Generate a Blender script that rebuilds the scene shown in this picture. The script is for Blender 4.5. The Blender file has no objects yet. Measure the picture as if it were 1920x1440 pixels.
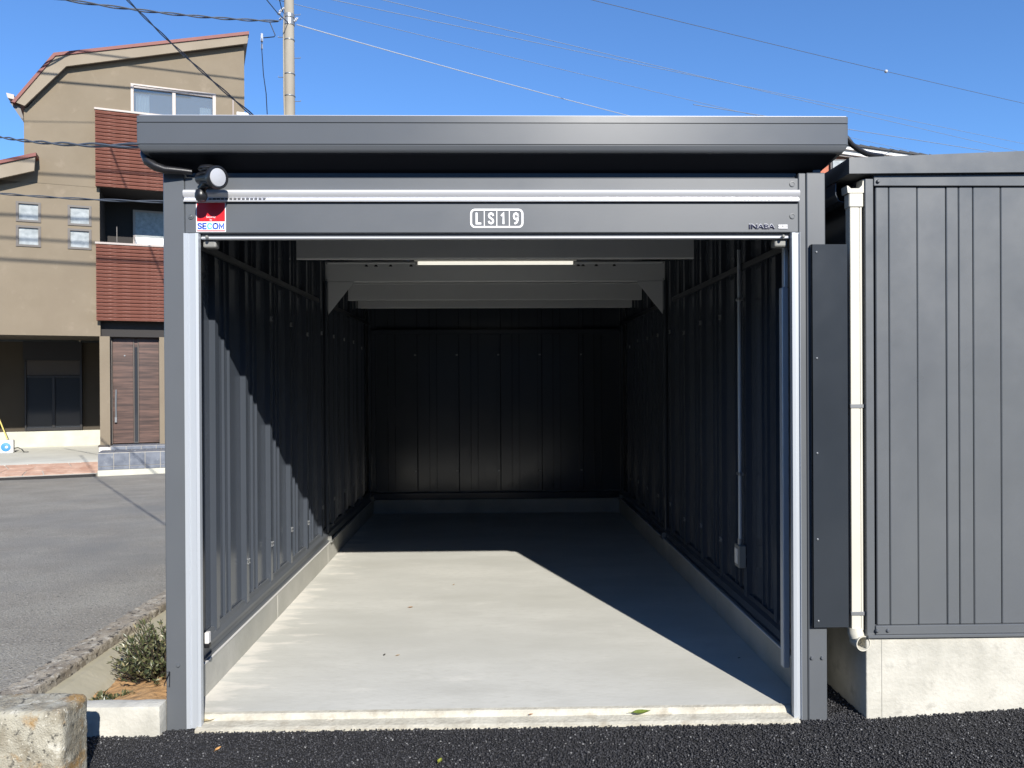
import bpy, bmesh, math, random
import numpy as np
from mathutils import Vector, Matrix, noise
random.seed(7)
rad = math.radians
scene = bpy.context.scene
COL = scene.collection

# ------------------------------------------------------------------ camera
F, YAW, PITCH, ROLL, HC = 1454.0, .022, -.0027, -.0054, 1.545
cy, sy, cp, sp = math.cos(YAW), math.sin(YAW), math.cos(PITCH), math.sin(PITCH)
_f = Vector((sy*cp, cy*cp, sp)); _r = Vector((cy, -sy, 0)); _u = _r.cross(_f)
cr, sr = math.cos(ROLL), math.sin(ROLL)
CR, CU = _r*cr + _u*sr, _u*cr - _r*sr
CAM = Vector((0, 0, HC))
cam = bpy.data.objects.new('camera', bpy.data.cameras.new('camera'))
COL.objects.link(cam)
m = Matrix((CR, CU, -_f)).transposed().to_4x4(); m.translation = CAM
cam.matrix_world = m
cam.data.sensor_width = 36; cam.data.lens = F/1920*36
cam.data.clip_end = 2000; cam.data.clip_start = .05
scene.camera = cam

# ------------------------------------------------------------------ sky, sun, exposure
SUN = Vector((-.348, 1, -.636)).normalized()      # the way the light travels
ELEV = math.asin(-SUN.z)
world = bpy.data.worlds.new('World'); scene.world = world; world.use_nodes = True
wn = world.node_tree; wn.nodes.clear()
sky = wn.nodes.new('ShaderNodeTexSky'); sky.sky_type = 'NISHITA'; sky.sun_disc = False
sky.sun_elevation = ELEV; sky.sun_rotation = math.atan2(-SUN.x, -SUN.y)
sky.air_density = 1.0; sky.dust_density = 0.0; sky.ozone_density = 10.0; sky.altitude = 0
bg = wn.nodes.new('ShaderNodeBackground'); bg.inputs[1].default_value = .12
wo = wn.nodes.new('ShaderNodeOutputWorld')
wn.links.new(sky.outputs[0], bg.inputs[0]); wn.links.new(bg.outputs[0], wo.inputs[0])
sun = bpy.data.objects.new('sun', bpy.data.lights.new('sun', 'SUN'))
sun.data.energy = 4.9; sun.data.angle = rad(.5); sun.data.color = (1, .955, .88)
sun.rotation_euler = SUN.to_track_quat('-Z', 'Y').to_euler(); sun.location = (4, -10, 9)
COL.objects.link(sun)
vs = scene.view_settings
vs.view_transform = 'Standard'; vs.look = 'None'; vs.gamma = 1; vs.use_curve_mapping = False
vs.exposure = .66
scene.cycles.diffuse_bounces = 3

# ------------------------------------------------------------------ sight lines (used to survey real planes)
def ray(px, py): return CR*((px-960)/F) - CU*((py-720)/F) + _f
def onY(px, py, Y): d = ray(px, py); return CAM + d*(Y/d.y)
def onZ(px, py, Z): d = ray(px, py); return CAM + d*((Z-HC)/d.z)
TH = rad(20.8)
HO = Vector((-7.833, 17.1, 0)); HU = Vector((math.cos(TH), math.sin(TH), 0)); HV = Vector((-math.sin(TH), math.cos(TH), 0))
def HP(px, py, v=0):
    d = ray(px, py); t = ((HO + HV*v - CAM).dot(HV))/d.dot(HV); p = CAM + d*t
    return (p-HO).dot(HU), p.z
def HW(px, py, v=0):
    u, z = HP(px, py, v); p = HO + HU*u + HV*v; p.z = z; return p

# ------------------------------------------------------------------ materials
def mat(name, col, rough=.6, metal=0., col2=None, scale=4., detail=6., bump=0., bscale=60., spec=.5, stretch=None, fac=(.35, .65), bdist=.01, extra=None, rvar=0.):
    m = bpy.data.materials.new(name); m.use_nodes = True
    nt = m.node_tree; N = nt.nodes; L = nt.links; b = N['Principled BSDF']
    b.inputs['Base Color'].default_value = (*col, 1); b.inputs['Roughness'].default_value = rough
    b.inputs['Metallic'].default_value = metal; b.inputs['Specular IOR Level'].default_value = spec
    tc = N.new('ShaderNodeTexCoord'); src = tc.outputs['Object']
    if stretch:
        mp = N.new('ShaderNodeMapping'); mp.inputs['Scale'].default_value = stretch
        L.new(src, mp.inputs[0]); src = mp.outputs[0]
    last = None
    def nz(sc, det=6., lo=.35, hi=.65, s=None, rough_=.6):
        n = N.new('ShaderNodeTexNoise'); n.inputs['Scale'].default_value = sc; n.inputs['Detail'].default_value = det
        n.inputs['Roughness'].default_value = rough_
        L.new(s or src, n.inputs[0])
        r = N.new('ShaderNodeMapRange'); r.inputs[1].default_value = lo; r.inputs[2].default_value = hi
        L.new(n.outputs[0], r.inputs[0]); return r.outputs[0]
    def mixc(f, a, c):
        x = N.new('ShaderNodeMix'); x.data_type = 'RGBA'; L.new(f, x.inputs[0])
        for v, i in ((a, 6), (c, 7)):
            if isinstance(v, tuple): x.inputs[i].default_value = (*v, 1)
            else: L.new(v, x.inputs[i])
        return x.outputs[2]
    if col2: last = mixc(nz(scale, detail, *fac), col, col2)
    if extra:
        for (sc, lo, hi, c) in extra:
            last = mixc(nz(sc, 8., lo, hi), last if last is not None else col, c)
    if last is not None: L.new(last, b.inputs['Base Color'])
    if rvar:
        r = nz(3., 4., .3, .7); r.node.inputs[3].default_value = rough-rvar; r.node.inputs[4].default_value = rough+rvar
        L.new(r, b.inputs['Roughness'])
    if bump:
        n = N.new('ShaderNodeTexNoise'); n.inputs['Scale'].default_value = bscale; n.inputs['Detail'].default_value = 6
        L.new(src, n.inputs[0])
        bp = N.new('ShaderNodeBump'); bp.inputs['Strength'].default_value = bump; bp.inputs['Distance'].default_value = bdist
        L.new(n.outputs[0], bp.inputs['Height']); L.new(bp.outputs[0], b.inputs['Normal'])
    m['nz'] = 0
    return m
def island(m, ramp, to='Base Color'):
    """colour varies from one loose piece to the next"""
    N = m.node_tree.nodes; L = m.node_tree.links; b = N['Principled BSDF']
    g = N.new('ShaderNodeNewGeometry'); r = N.new('ShaderNodeValToRGB')
    el = r.color_ramp.elements
    while len(el) < len(ramp): el.new(.5)
    for e, (p, c) in zip(el, ramp): e.position = p; e.color = (*c, 1)
    L.new(g.outputs['Random Per Island'], r.inputs[0]); L.new(r.outputs[0], b.inputs[to]); return m

M = {}
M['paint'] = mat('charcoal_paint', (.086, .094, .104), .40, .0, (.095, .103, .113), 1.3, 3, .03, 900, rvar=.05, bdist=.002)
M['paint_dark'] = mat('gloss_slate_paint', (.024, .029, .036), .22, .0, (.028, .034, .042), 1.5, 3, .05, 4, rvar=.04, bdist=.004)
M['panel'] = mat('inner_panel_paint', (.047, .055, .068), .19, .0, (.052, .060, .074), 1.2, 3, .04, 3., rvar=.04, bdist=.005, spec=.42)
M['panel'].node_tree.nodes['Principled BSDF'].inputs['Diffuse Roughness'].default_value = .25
M['panel_dark'] = mat('rail_paint', (.022, .026, .032), .35)
M['soffit'] = mat('soffit_shade', (.008, .010, .015), .7, spec=.1)  # near-black colour carries the shade under the fascia
M['shed'] = mat('shed_panel_paint', (.097, .105, .115), .36, .0, (.106, .114, .121), .9, 4, .05, 2.2, rvar=.09, bdist=.010, extra=[(1.2, .5, .8, (.111, .118, .122))])
M['beam'] = mat('beam_paint', (.56, .575, .59), .5, 0, (.58, .595, .61), 2, 3)
M['alu'] = mat('aluminium', (.42, .45, .485), .36, .25, (.46, .49, .525), 2, 3, stretch=(1, 1, .05))
M['chrome'] = mat('bright_aluminium', (.72, .73, .76), .28, .4)
M['black'] = mat('black_plastic', (.012, .012, .014), .35, bump=.05, bscale=300)
M['lens'] = mat('frosted_lens', (.42, .43, .46), .28)
M['zinc'] = mat('zinc_bolt', (.25, .26, .27), .4, .5)
M['white'] = mat('white_print', (.78, .78, .79), .5)
M['floor'] = mat('floor_concrete', (.47, .468, .43), .75, 0, (.56, .555, .51), 1.6, 9, .12, 45, stretch=(.7, 1.6, 1), fac=(.3, .7),
                 extra=[(5., .60, .80, (.60, .59, .54)), (.9, .48, .75, (.43, .427, .385)), (22, .50, .80, (.47, .465, .42)), (2.6, .55, .80, (.445, .44, .40))])
def effl(m):       # chalky bloom drying out along the left kerb
    nt = m.node_tree; N = nt.nodes; L = nt.links; b = N['Principled BSDF']; src = b.inputs['Base Color'].links[0].from_socket
    tc = N.new('ShaderNodeTexCoord'); sx = N.new('ShaderNodeSeparateXYZ'); L.new(tc.outputs['Object'], sx.inputs[0])
    mp = N.new('ShaderNodeMapping'); mp.inputs['Scale'].default_value = (3.2, 11., 1); L.new(tc.outputs['Object'], mp.inputs[0])
    n = N.new('ShaderNodeTexNoise'); n.inputs['Scale'].default_value = 1.; n.inputs['Detail'].default_value = 9; n.inputs['Roughness'].default_value = .62; L.new(mp.outputs[0], n.inputs[0])
    a = N.new('ShaderNodeMapRange'); a.inputs[1].default_value = -.75; a.inputs[2].default_value = -1.38; a.inputs[3].default_value = -.30; a.inputs[4].default_value = .06; L.new(sx.outputs[0], a.inputs[0])
    ad = N.new('ShaderNodeMath'); ad.operation = 'ADD'; L.new(n.outputs[0], ad.inputs[0]); L.new(a.outputs[0], ad.inputs[1])
    f = N.new('ShaderNodeMapRange'); f.inputs[1].default_value = .50; f.inputs[2].default_value = .62; f.inputs[4].default_value = .55; L.new(ad.outputs[0], f.inputs[0])
    x = N.new('ShaderNodeMix'); x.data_type = 'RGBA'; L.new(f.outputs[0], x.inputs[0]); L.new(src, x.inputs[6]); x.inputs[7].default_value = (.74, .70, .63, 1); L.new(x.outputs[2], b.inputs['Base Color'])
effl(M['floor'])
M['curb'] = mat('curb_concrete', (.34, .335, .295), .8, 0, (.42, .41, .37), 3, 9, .2, 40, extra=[(1.4, .5, .7, (.30, .30, .27))])
M['concrete'] = mat('foundation_concrete', (.38, .37, .325), .85, 0, (.50, .485, .43), 5, 9, .3, 60, fac=(.35, .62), extra=[(11, .57, .7, (.36, .35, .31)), (30, .66, .76, (.31, .30, .26))])
M['sill'] = mat('pale_sill_concrete', (.37, .35, .29), .85, 0, (.48, .46, .39), 9, 9, .5, 60, extra=[(14, .52, .70, (.33, .30, .24)), (33, .58, .70, (.52, .49, .41))])
M['road'] = mat('old_asphalt', (.225, .206, .172), .9, 0, (.295, .276, .232), 1.6, 8, .8, 90, fac=(.35, .65), bdist=.02,
                extra=[(75, .55, .66, (.42, .395, .345)), (60, .55, .67, (.090, .085, .075)), (.35, .5, .68, (.19, .185, .17))])
M['asphalt'] = mat('new_asphalt', (.016, .016, .018), .75, 0, (.030, .030, .033), 120, 4, 1., 110, bdist=.02)
M['stone'] = island(mat('asphalt_stone', (.02, .02, .02), .52), [(0, (.008, .008, .010)), (.55, (.020, .020, .023)), (.965, (.045, .045, .05)), (1, (.22, .22, .22))])
M['old'] = mat('weathered_concrete', (.215, .19, .14), .95, 0, (.36, .34, .275), 9, 10, .9, 150, fac=(.40, .60), bdist=.007,
               extra=[(4.2, .53, .60, (.30, .185, .07)), (13, .58, .64, (.50, .48, .41)), (40, .58, .66, (.09, .085, .07)), (90, .60, .68, (.50, .48, .41))])
M['oldk'] = mat('weathered_kerb', (.20, .17, .13), .95, 0, (.31, .275, .22), 8, 10, .8, 150, fac=(.38, .60), bdist=.008,
                extra=[(19, .54, .62, (.40, .37, .31)), (30, .55, .62, (.06, .052, .042)), (80, .60, .68, (.46, .43, .37))])
M['render_wall'] = mat('smooth_mortar', (.29, .265, .19), .9, 0, (.34, .31, .23), 4, 8, .3, 30)
M['soil'] = mat('ochre_soil', (.33, .185, .075), 1, 0, (.44, .265, .12), 14, 10, .8, 28, bdist=.02, extra=[(40, .6, .68, (.25, .15, .07))])
M['stucco'] = mat('beige_stucco', (.178, .144, .100), .95, 0, (.208, .170, .121), 1.3, 7, .5, 90, bdist=.01, fac=(.3, .7), extra=[(.55, .48, .7, (.178, .143, .100)), (3.1, .58, .75, (.235, .192, .140))])
M['barge'] = mat('beige_bargeboard', (.235, .195, .145), .9, 0, (.26, .218, .165), 1.5, 4, .2, 60)
M['redroof'] = mat('red_roof_metal', (.150, .036, .028), .6, 0, (.18, .048, .036), 2, 4)
M['siding'] = mat('red_siding', (.155, .058, .040), .8, 0, (.110, .040, .028), 3, 6, .3, 40, spec=.2, stretch=(1, 1, 8), extra=[(2.2, .52, .66, (.25, .12, .095)), (7, .6, .7, (.34, .22, .18))])
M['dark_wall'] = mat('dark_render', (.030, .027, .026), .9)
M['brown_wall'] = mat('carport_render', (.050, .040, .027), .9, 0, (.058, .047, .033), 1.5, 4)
M['frame'] = mat('bronze_frame', (.085, .072, .062), .45)
M['lframe'] = mat('light_frame', (.34, .29, .26), .45)
M['dframe'] = mat('black_frame', (.016, .015, .015), .4)
M['frost'] = mat('frosted_glass', (.24, .26, .26), .2, 0, (.36, .38, .38), 9, 5, .1, 40, spec=.3)
M['dglass'] = mat('dark_glass', (.030, .034, .040), .06)
M['curtain'] = mat('white_curtain', (.75, .76, .76), .9)
M['wood'] = mat('dark_wood', (.032, .016, .012), .45, 0, (.115, .062, .046), 1.4, 9, .1, 40, stretch=(.9, 1, 16), fac=(.38, .66))
M['tile'] = mat('slate_tile', (.085, .098, .125), .5, 0, (.15, .165, .195), 7, 9, .15, 50, fac=(.35, .65), extra=[(9, .62, .72, (.28, .28, .27))])
M['grout'] = mat('pale_grout', (.36, .34, .30), .9)
M['base'] = mat('pale_footing', (.42, .41, .34), .85, 0, (.50, .49, .41), 3, 8, .2, 30)
M['drive'] = mat('driveway_concrete', (.46, .45, .40), .85, 0, (.54, .53, .47), 1.2, 8, .2, 30)
M['flag'] = mat('pink_flagstone', (.36, .21, .15), .85, 0, (.48, .33, .25), 4, 8, .3, 20)
M['pole'] = mat('pole_concrete', (.26, .23, .185), .85, 0, (.32, .29, .235), 3, 6, .1, 30, stretch=(1, 1, .25))
M['wire'] = mat('black_cable', (.010, .010, .012), .5)
M['gwire'] = mat('grey_cable', (.085, .095, .11), .6, spec=.3)
M['swire'] = mat('weathered_line', (.16, .20, .27), .6)
M['lwire'] = mat('steel_wire', (.45, .48, .52), .4, .3)
M['pvc'] = mat('cream_pvc', (.52, .50, .43), .35, 0, (.57, .55, .48), 2, 4)
M['brick'] = mat('orange_siding', (.36, .11, .06), .8, 0, (.42, .14, .08), 3, 4)
M['bwhite'] = mat('white_boards', (.60, .59, .57), .6)
M['rooftile'] = mat('black_roof_tile', (.03, .03, .032), .7)
M['red_print'] = mat('red_print', (.58, .010, .016), .4)
M['blue_print'] = mat('blue_print', (.03, .09, .42), .4)
M['cyan_print'] = mat('cyan_print', (.10, .55, .62), .4)
M['badge'] = mat('dark_chrome', (.10, .10, .15), .2, .9)
M['branch'] = mat('dark_twig', (.035, .025, .018), .9)
M['leaf'] = island(mat('shrub_leaf', (.05, .07, .03), .42, spec=.6), [(0, (.030, .042, .018)), (.5, (.075, .088, .038)), (.85, (.15, .150, .070)), (1, (.24, .20, .11))])
M['box'] = mat('putty_plastic', (.20, .20, .185), .5)
M['blue'] = mat('blue_hose', (.05, .22, .62), .5)
M['yellow'] = mat('yellow_stick', (.60, .50, .16), .5)
M['dirt'] = mat('ground_dirt', (.20, .18, .14), 1, 0, (.25, .22, .18), .5, 6, .4, 10)
tube_m = bpy.data.materials.new('lit_tube'); tube_m.use_nodes = True
_b = tube_m.node_tree.nodes['Principled BSDF']; _b.inputs['Base Color'].default_value = (.8, .8, .75, 1)
_b.inputs['Emission Color'].default_value = (1, .96, .84, 1); _b.inputs['Emission Strength'].default_value = .55
M['tube'] = tube_m
def glass():
    m = bpy.data.materials.new('clear_window_glass'); m.use_nodes = True; nt = m.node_tree; N = nt.nodes; N.clear()
    o = N.new('ShaderNodeOutputMaterial'); mx = N.new('ShaderNodeMixShader'); g = N.new('ShaderNodeBsdfGlossy'); t = N.new('ShaderNodeBsdfTransparent')
    g.inputs[1].default_value = .03; g.inputs[0].default_value = (.85, .80, .72, 1); t.inputs[0].default_value = (.75, .8, .82, 1); mx.inputs[0].default_value = .20
    nt.links.new(t.outputs[0], mx.inputs[1]); nt.links.new(g.outputs[0], mx.inputs[2]); df = N.new('ShaderNodeBsdfDiffuse'); df.inputs[0].default_value = (.42, .44, .44, 1); m2 = N.new('ShaderNodeMixShader'); m2.inputs[0].default_value = .18
    nt.links.new(mx.outputs[0], m2.inputs[1]); nt.links.new(df.outputs[0], m2.inputs[2]); nt.links.new(m2.outputs[0], o.inputs[0]); return m
M['glass'] = glass()

# ------------------------------------------------------------------ geometry helpers
def vec(a): return Vector(a)
class MB:
    def __init__(s): s.bm = bmesh.new()
    def box(s, x0, x1, y0, y1, z0, z1, bev=0., seg=1):
        b = s.bm; n0 = len(b.verts)
        r = bmesh.ops.create_cube(b, size=1)['verts']
        for v in r:
            v.co = Vector(((x0+x1)/2+v.co.x*abs(x1-x0), (y0+y1)/2+v.co.y*abs(y1-y0), (z0+z1)/2+v.co.z*abs(z1-z0)))
        if bev:
            e = list({e for v in r for e in v.link_edges})
            bmesh.ops.bevel(b, geom=e, offset=bev, segments=seg, affect='EDGES', profile=.5)
        return s
    def poly(s, pts):
        vs_ = [s.bm.verts.new(p) for p in pts]; s.bm.faces.new(vs_); return s
    def prism(s, pts, off):
        """closed polygon pts (3d) extruded along off"""
        off = Vector(off); a = [s.bm.verts.new(p) for p in pts]; c = [s.bm.verts.new(Vector(p)+off) for p in pts]; n = len(a)
        s.bm.faces.new(a); s.bm.faces.new(c[::-1])
        for i in range(n): s.bm.faces.new((a[i], c[i], c[(i+1) % n], a[(i+1) % n]))
        return s
    def tube(s, pts, r, n=8, cap=True):
        pts = [Vector(p) for p in pts]; rs = r if isinstance(r, (list, tuple)) else [r]*len(pts)
        rings = []
        ref = Vector((0, 0, 1)) if abs((pts[-1]-pts[0]).normalized().z) < .9 else Vector((1, 0, 0))
        for i, p in enumerate(pts):
            t = (pts[min(i+1, len(pts)-1)]-pts[max(i-1, 0)]).normalized()
            a = t.cross(ref).normalized(); c = t.cross(a)
            rings.append([s.bm.verts.new(p + (a*math.cos(2*math.pi*k/n)+c*math.sin(2*math.pi*k/n))*rs[i]) for k in range(n)])
        for A, B in zip(rings, rings[1:]):
            for k in range(n): s.bm.faces.new((A[k], A[(k+1) % n], B[(k+1) % n], B[k]))
        if cap: s.bm.faces.new(rings[0][::-1]); s.bm.faces.new(rings[-1])
        return s
    def lathe(s, prof, n=24, mtx=None):
        """prof: (radius, height) about z"""
        rings = []; mtx = mtx or Matrix()
        for r, h in prof:
            rings.append([s.bm.verts.new(mtx @ Vector((r*math.cos(2*math.pi*k/n), r*math.sin(2*math.pi*k/n), h))) for k in range(n)])
        for A, B in zip(rings, rings[1:]):
            for k in range(n): s.bm.faces.new((A[k], A[(k+1) % n], B[(k+1) % n], B[k]))
        s.bm.faces.new(rings[0][::-1]); s.bm.faces.new(rings[-1]); return s
    def sheet(s, prof, axis_pts):
        """open strip: prof list of (a,b) ; axis two offsets"""
        return s
    def build(s, name, m, parent=None, smooth=False, loc=None, cuts=0):
        bmesh.ops.remove_doubles(s.bm, verts=s.bm.verts, dist=1e-6)
        bmesh.ops.recalc_face_normals(s.bm, faces=s.bm.faces)
        me = bpy.data.meshes.new(name); s.bm.to_mesh(me); s.bm.free()
        for x in (m if isinstance(m, (list, tuple)) else [m]): me.materials.append(x)
        if smooth:
            me.polygons.foreach_set('use_smooth', [True]*len(me.polygons))
            try: me.set_sharp_from_angle(angle=rad(35))
            except Exception: pass
        o = bpy.data.objects.new(name, me); COL.objects.link(o)
        if parent: o.parent = parent
        if loc: o.location = loc
        return o
def tag(o, label=None, cat=None, group=None, kind=None):
    for k, v in (('label', label), ('category', cat), ('group', group), ('kind', kind)):
        if v: o[k] = v
    return o
def thing(name, label, cat, loc=(0, 0, 0), rz=0, group=None):
    o = bpy.data.objects.new(name, None); o.location = loc; o.rotation_euler = (0, 0, rz); o.empty_display_size = .1
    COL.objects.link(o); return tag(o, label, cat, group)
def like(o, parent, loc=None, rot=None, scale=None):
    c = o.copy(); COL.objects.link(c); c.parent = parent
    if loc is not None: c.location = loc
    if rot is not None: c.rotation_euler = rot
    if scale is not None: c.scale = scale
    return c
def struct(o): o['kind'] = 'structure'; return o
def text(body, size, m, name, parent, loc, rot=(rad(90), 0, 0), ext=.0006, sx=1., off=0., sp=1., align='CENTER', shear=0):
    cu = bpy.data.curves.new(name, 'FONT'); cu.body = body; cu.size = size; cu.extrude = ext; cu.offset = off
    cu.align_x = align; cu.align_y = 'CENTER'; cu.space_character = sp; cu.shear = shear
    t = bpy.data.objects.new(name, cu); COL.objects.link(t)
    bpy.context.view_layer.update()
    me = bpy.data.meshes.new_from_object(t); bpy.data.objects.remove(t)
    me.materials.clear(); me.materials.append(m)
    o = bpy.data.objects.new(name, me); COL.objects.link(o); o.parent = parent
    o.location = loc; o.rotation_euler = rot; o.scale = (sx, 1, 1); return o
def rough_box(x0, x1, y0, y1, z0, z1, step, amp, sc, rnd=.03, seed=0):
    """subdivided block with worn corners and pitted faces"""
    s = MB(); bm = s.bm
    nx, ny, nz_ = [max(2, int(abs(b-a)/step)) for a, b in ((x0, x1), (y0, y1), (z0, z1))]
    r = bmesh.ops.create_cube(bm, size=1)['verts']
    for v in r: v.co = Vector(((x0+x1)/2+v.co.x*(x1-x0), (y0+y1)/2+v.co.y*(y1-y0), (z0+z1)/2+v.co.z*(z1-z0)))
    for ax, n in ((0, nx), (1, ny), (2, nz_)):
        lo, hi = (x0, y0, z0)[ax], (x1, y1, z1)[ax]
        for k in range(1, n):
            co = [0, 0, 0]; co[ax] = lo+(hi-lo)*k/n; no = [0, 0, 0]; no[ax] = 1
            bmesh.ops.bisect_plane(bm, geom=bm.verts[:]+bm.edges[:]+bm.faces[:], plane_co=co, plane_no=no)
    ix0, ix1, iy0, iy1, iz0, iz1 = x0+rnd, x1-rnd, y0+rnd, y1-rnd, z0, z1-rnd
    for v in bm.verts:
        c = v.co; inner = Vector((min(max(c.x, ix0), ix1), min(max(c.y, iy0), iy1), min(max(c.z, iz0), iz1)))
        d = c-inner
        if d.length > 1e-6: v.co = inner + d.normalized()*min(d.length, rnd)
        nn = d.normalized() if d.length > 1e-6 else Vector()
        q = v.co*sc + Vector((seed, seed*2, 0))
        v.co += nn*amp*(noise.fractal(q, 1., 2., 5)*1.0 - .35*max(0, noise.noise(q*2.3))) + Vector((noise.noise(q*1.7), noise.noise(q*1.7+Vector((9, 0, 0))), 0))*amp*.3
    return s

# ================================================================== SETTING
D = 3.5            # front plane of the garage
def road_z(y): return .155 - .042*max(0, min(y, 15.6)-3.9)
s = MB()
ys = [-12, -4, 0, 3.9, 6, 9, 12, 15.6, 30, 90]; xs = [-70, -30, -12, -6, -2.17]
grid = [[s.bm.verts.new((x, y, road_z(y))) for x in xs] for y in ys]
for a, b in zip(grid, grid[1:]):
    for i in range(len(xs)-1): s.bm.faces.new((a[i], a[i+1], b[i+1], b[i]))
struct(s.build('road', M['road']))
s = MB(); s.box(-600, 600, -600, 900, -1.2, -1.0); struct(s.build('ground', M['dirt']))
# yard of new asphalt, gently rising to the right
def asph_z(x, y): return (.050*max(0, x-1.62)**1.15 if x > 1.62 else 0) + .0
s = MB()
xs = [-2.0, -1.0, 0, 1, 1.62, 1.8, 2.0, 2.3, 2.6, 3, 4, 6, 9]; ys = [-12, -6, -2, 0, 1, 2, 2.6, 3, 3.3, D-.045, D+.03, 5, 7, 9.3]
grid = [[s.bm.verts.new((x, y, asph_z(x, y)-.006)) for x in xs] for y in ys]
for a, b in zip(grid, grid[1:]):
    for i in range(len(xs)-1): s.bm.faces.new((a[i], a[i+1], b[i+1], b[i]))
struct(s.build('asphalt_yard', M['asphalt']))
s = MB(); s.box(-2.0, 9, -12, 30, -1.1, -.02); struct(s.build('yard_base', M['dirt']))

s = MB(); s.box(-16, 18, -15, -10, -.3, 5.4); s.box(-16.3, 18.3, -15.3, -9.6, 5.401, 5.6)  # unseen block added behind the camera to darken reflections and hide low sky
for i in range(11): s.box(-15.6+i*3.1, -13.0+i*3.1, -9.999, -9.95, .0, 2.5)
struct(s.build('added_sky_blocker', M['paint']))
# loose coarse chippings of the open-textured asphalt
def stones():
    n = 56000; rs = np.random.default_rng(5)
    x = rs.uniform(-2.0, 3.3, n); y = rs.uniform(2.86, 3.56, n)
    ex = 2600; gx = rs.uniform(1.5, 1.72, ex); gy = rs.uniform(3.5, 4.7, ex)
    x = np.concatenate([x, gx]); y = np.concatenate([y, gy])
    edge = np.where((x < -1.345) | (x > 1.375), D-.004, D-.030)+.005*np.sin(x*9)+.006*np.sin(x*31)+rs.uniform(-.006, .006, len(x))
    keep = ((y < edge) | (x > 1.51)) & ~((x > 1.685) & (y > D+.005)); x, y = x[keep], y[keep]; n = len(x)
    bmx = bmesh.new(); bmesh.ops.create_icosphere(bmx, subdivisions=1, radius=1)
    V = np.array([v.co[:] for v in bmx.verts]); Fc = np.array([[v.index for v in f.verts] for f in bmx.faces]); bmx.free()
    r = rs.uniform(.0026, .0056, n)
    sc = rs.uniform(.65, 1.25, (n, 1, 3)); sc[:, :, 2] *= .8
    jit = rs.uniform(.72, 1.2, (n, 12, 1))
    ang = rs.uniform(0, 6.28, n); c, s_ = np.cos(ang), np.sin(ang)
    P = V[None]*sc*jit*r[:, None, None]
    X = P[:, :, 0]*c[:, None]-P[:, :, 1]*s_[:, None]; Y = P[:, :, 0]*s_[:, None]+P[:, :, 1]*c[:, None]; Z = P[:, :, 2]
    z0 = np.where(x > 1.62, .05*np.maximum(0, x-1.62)**1.15, 0)-.003+rs.uniform(-.002, .004, n)
    co = np.stack([X+x[:, None], Y+y[:, None], Z+z0[:, None]], 2).reshape(-1, 3)
    fi = (Fc[None]+(np.arange(n)*12)[:, None, None]).reshape(-1, 3)
    me = bpy.data.meshes.new('asphalt_chippings'); me.vertices.add(len(co)); me.vertices.foreach_set('co', co.ravel().astype(np.float32))
    me.loops.add(fi.size); me.loops.foreach_set('vertex_index', fi.ravel().astype(np.int32))
    me.polygons.add(len(fi)); me.polygons.foreach_set('loop_start', np.arange(0, fi.size, 3, dtype=np.int32))
    me.update(calc_edges=True); me.validate(); me.materials.append(M['stone'])
    o = bpy.data.objects.new('asphalt_chippings', me); COL.objects.link(o)
    tag(o, 'coarse black chippings of the fresh asphalt in front of the garage', 'gravel', kind='stuff')
stones()

# ---- concrete slab and upstand inside the garage
CL, CRr = -1.40, 1.43; YB = 8.93
s = MB(); s.box(-1.47, 1.50, D+.075, YB+.15, -.5, .04)
struct(s.build('garage_floor', M['floor']))
s = MB()   # pale sill across the mouth, two shallow steps
prof = [(D-.035, -.2), (D-.035, .006), (D-.02, .012), (D+.035, .018), (D+.042, .034), (D+.050, .042), (D+.070, .044), (D+.078, .038), (D+.078, -.2)]
s.prism([(-1.34, y, z) for y, z in prof], (2.71, 0, 0)); struct(s.build('garage_sill', M['sill']))
s = MB()
for (x0, x1) in ((CL-.09, CL), (CRr, CRr+.09)):
    yy = [D+.079, 5.0, 6.5, 8.0, YB+.15]
    for a, b in zip(yy, yy[1:]): s.box(x0, x1, a+(.0015 if a > 4 else 0), b-.0015, -.4, .196, .004)
s.box(CL, CRr, YB, YB+.1, -.4, .196, .004)
struct(s.build('foundation_kerb', M['curb']))
# threshold outside skirts under side walls
s = MB(); s.box(-1.466, -1.40-.092, D+.12, YB+.2, -.4, .19);
struct(s.build('foundation_skirt', M['concrete']))

# ---- planter: soil, mortar wall, worn kerb, block, short new kerb
s = MB()
for i in range(40):
    for j in range(8):
        pass
nx, ny = 14, 90
g = [[s.bm.verts.new((-1.93+.45*i/(nx-1), 3.51+5.8*j/(ny-1), .082+.014*noise.noise(Vector((i*.9, j*.6, 1)))+.012*noise.noise(Vector((i*2.3, j*1.9, 5))) + .04*math.exp(-((i-10)/4)**2))) for i in range(nx)] for j in range(ny)]
for a, b in zip(g, g[1:]):
    for i in range(nx-1): s.bm.faces.new((a[i], a[i+1], b[i+1], b[i]))
struct(s.build('planter_soil', M['soil'], smooth=True))
s = MB(); pts = [(-2.06, 0, -.3), (-1.862, 0, -.3), (-1.870, 0, .080), (-1.895, 0, .100), (-1.99, 0, .150), (-2.06, 0, .158)]
s.prism([(x, 3.40, z) for x, y, z in pts], (0, 6.2, 0)); struct(s.build('planter_wall', M['render_wall']))
k = rough_box(-2.175, -2.03, 3.14, 10.6, -.3, .206, .013, .0055, 38., .014, 3).build('weathered_kerb', M['oldk'], smooth=True)
for v in k.data.vertices:       # the kerb steps down with the road
    v.co.z += -.012*max(0, v.co.y-4.2)
tag(k, 'long worn concrete kerb edging the grey road behind the planter', 'kerb')
b = rough_box(-2.36, -1.628, 2.935, 3.13, -.3, .318, .010, .0045, 22., .022, 11).build('concrete_block', M['old'], smooth=True)
tag(b, 'mossy lichen stained old concrete block at the end of the road kerb', 'concrete block')
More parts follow.
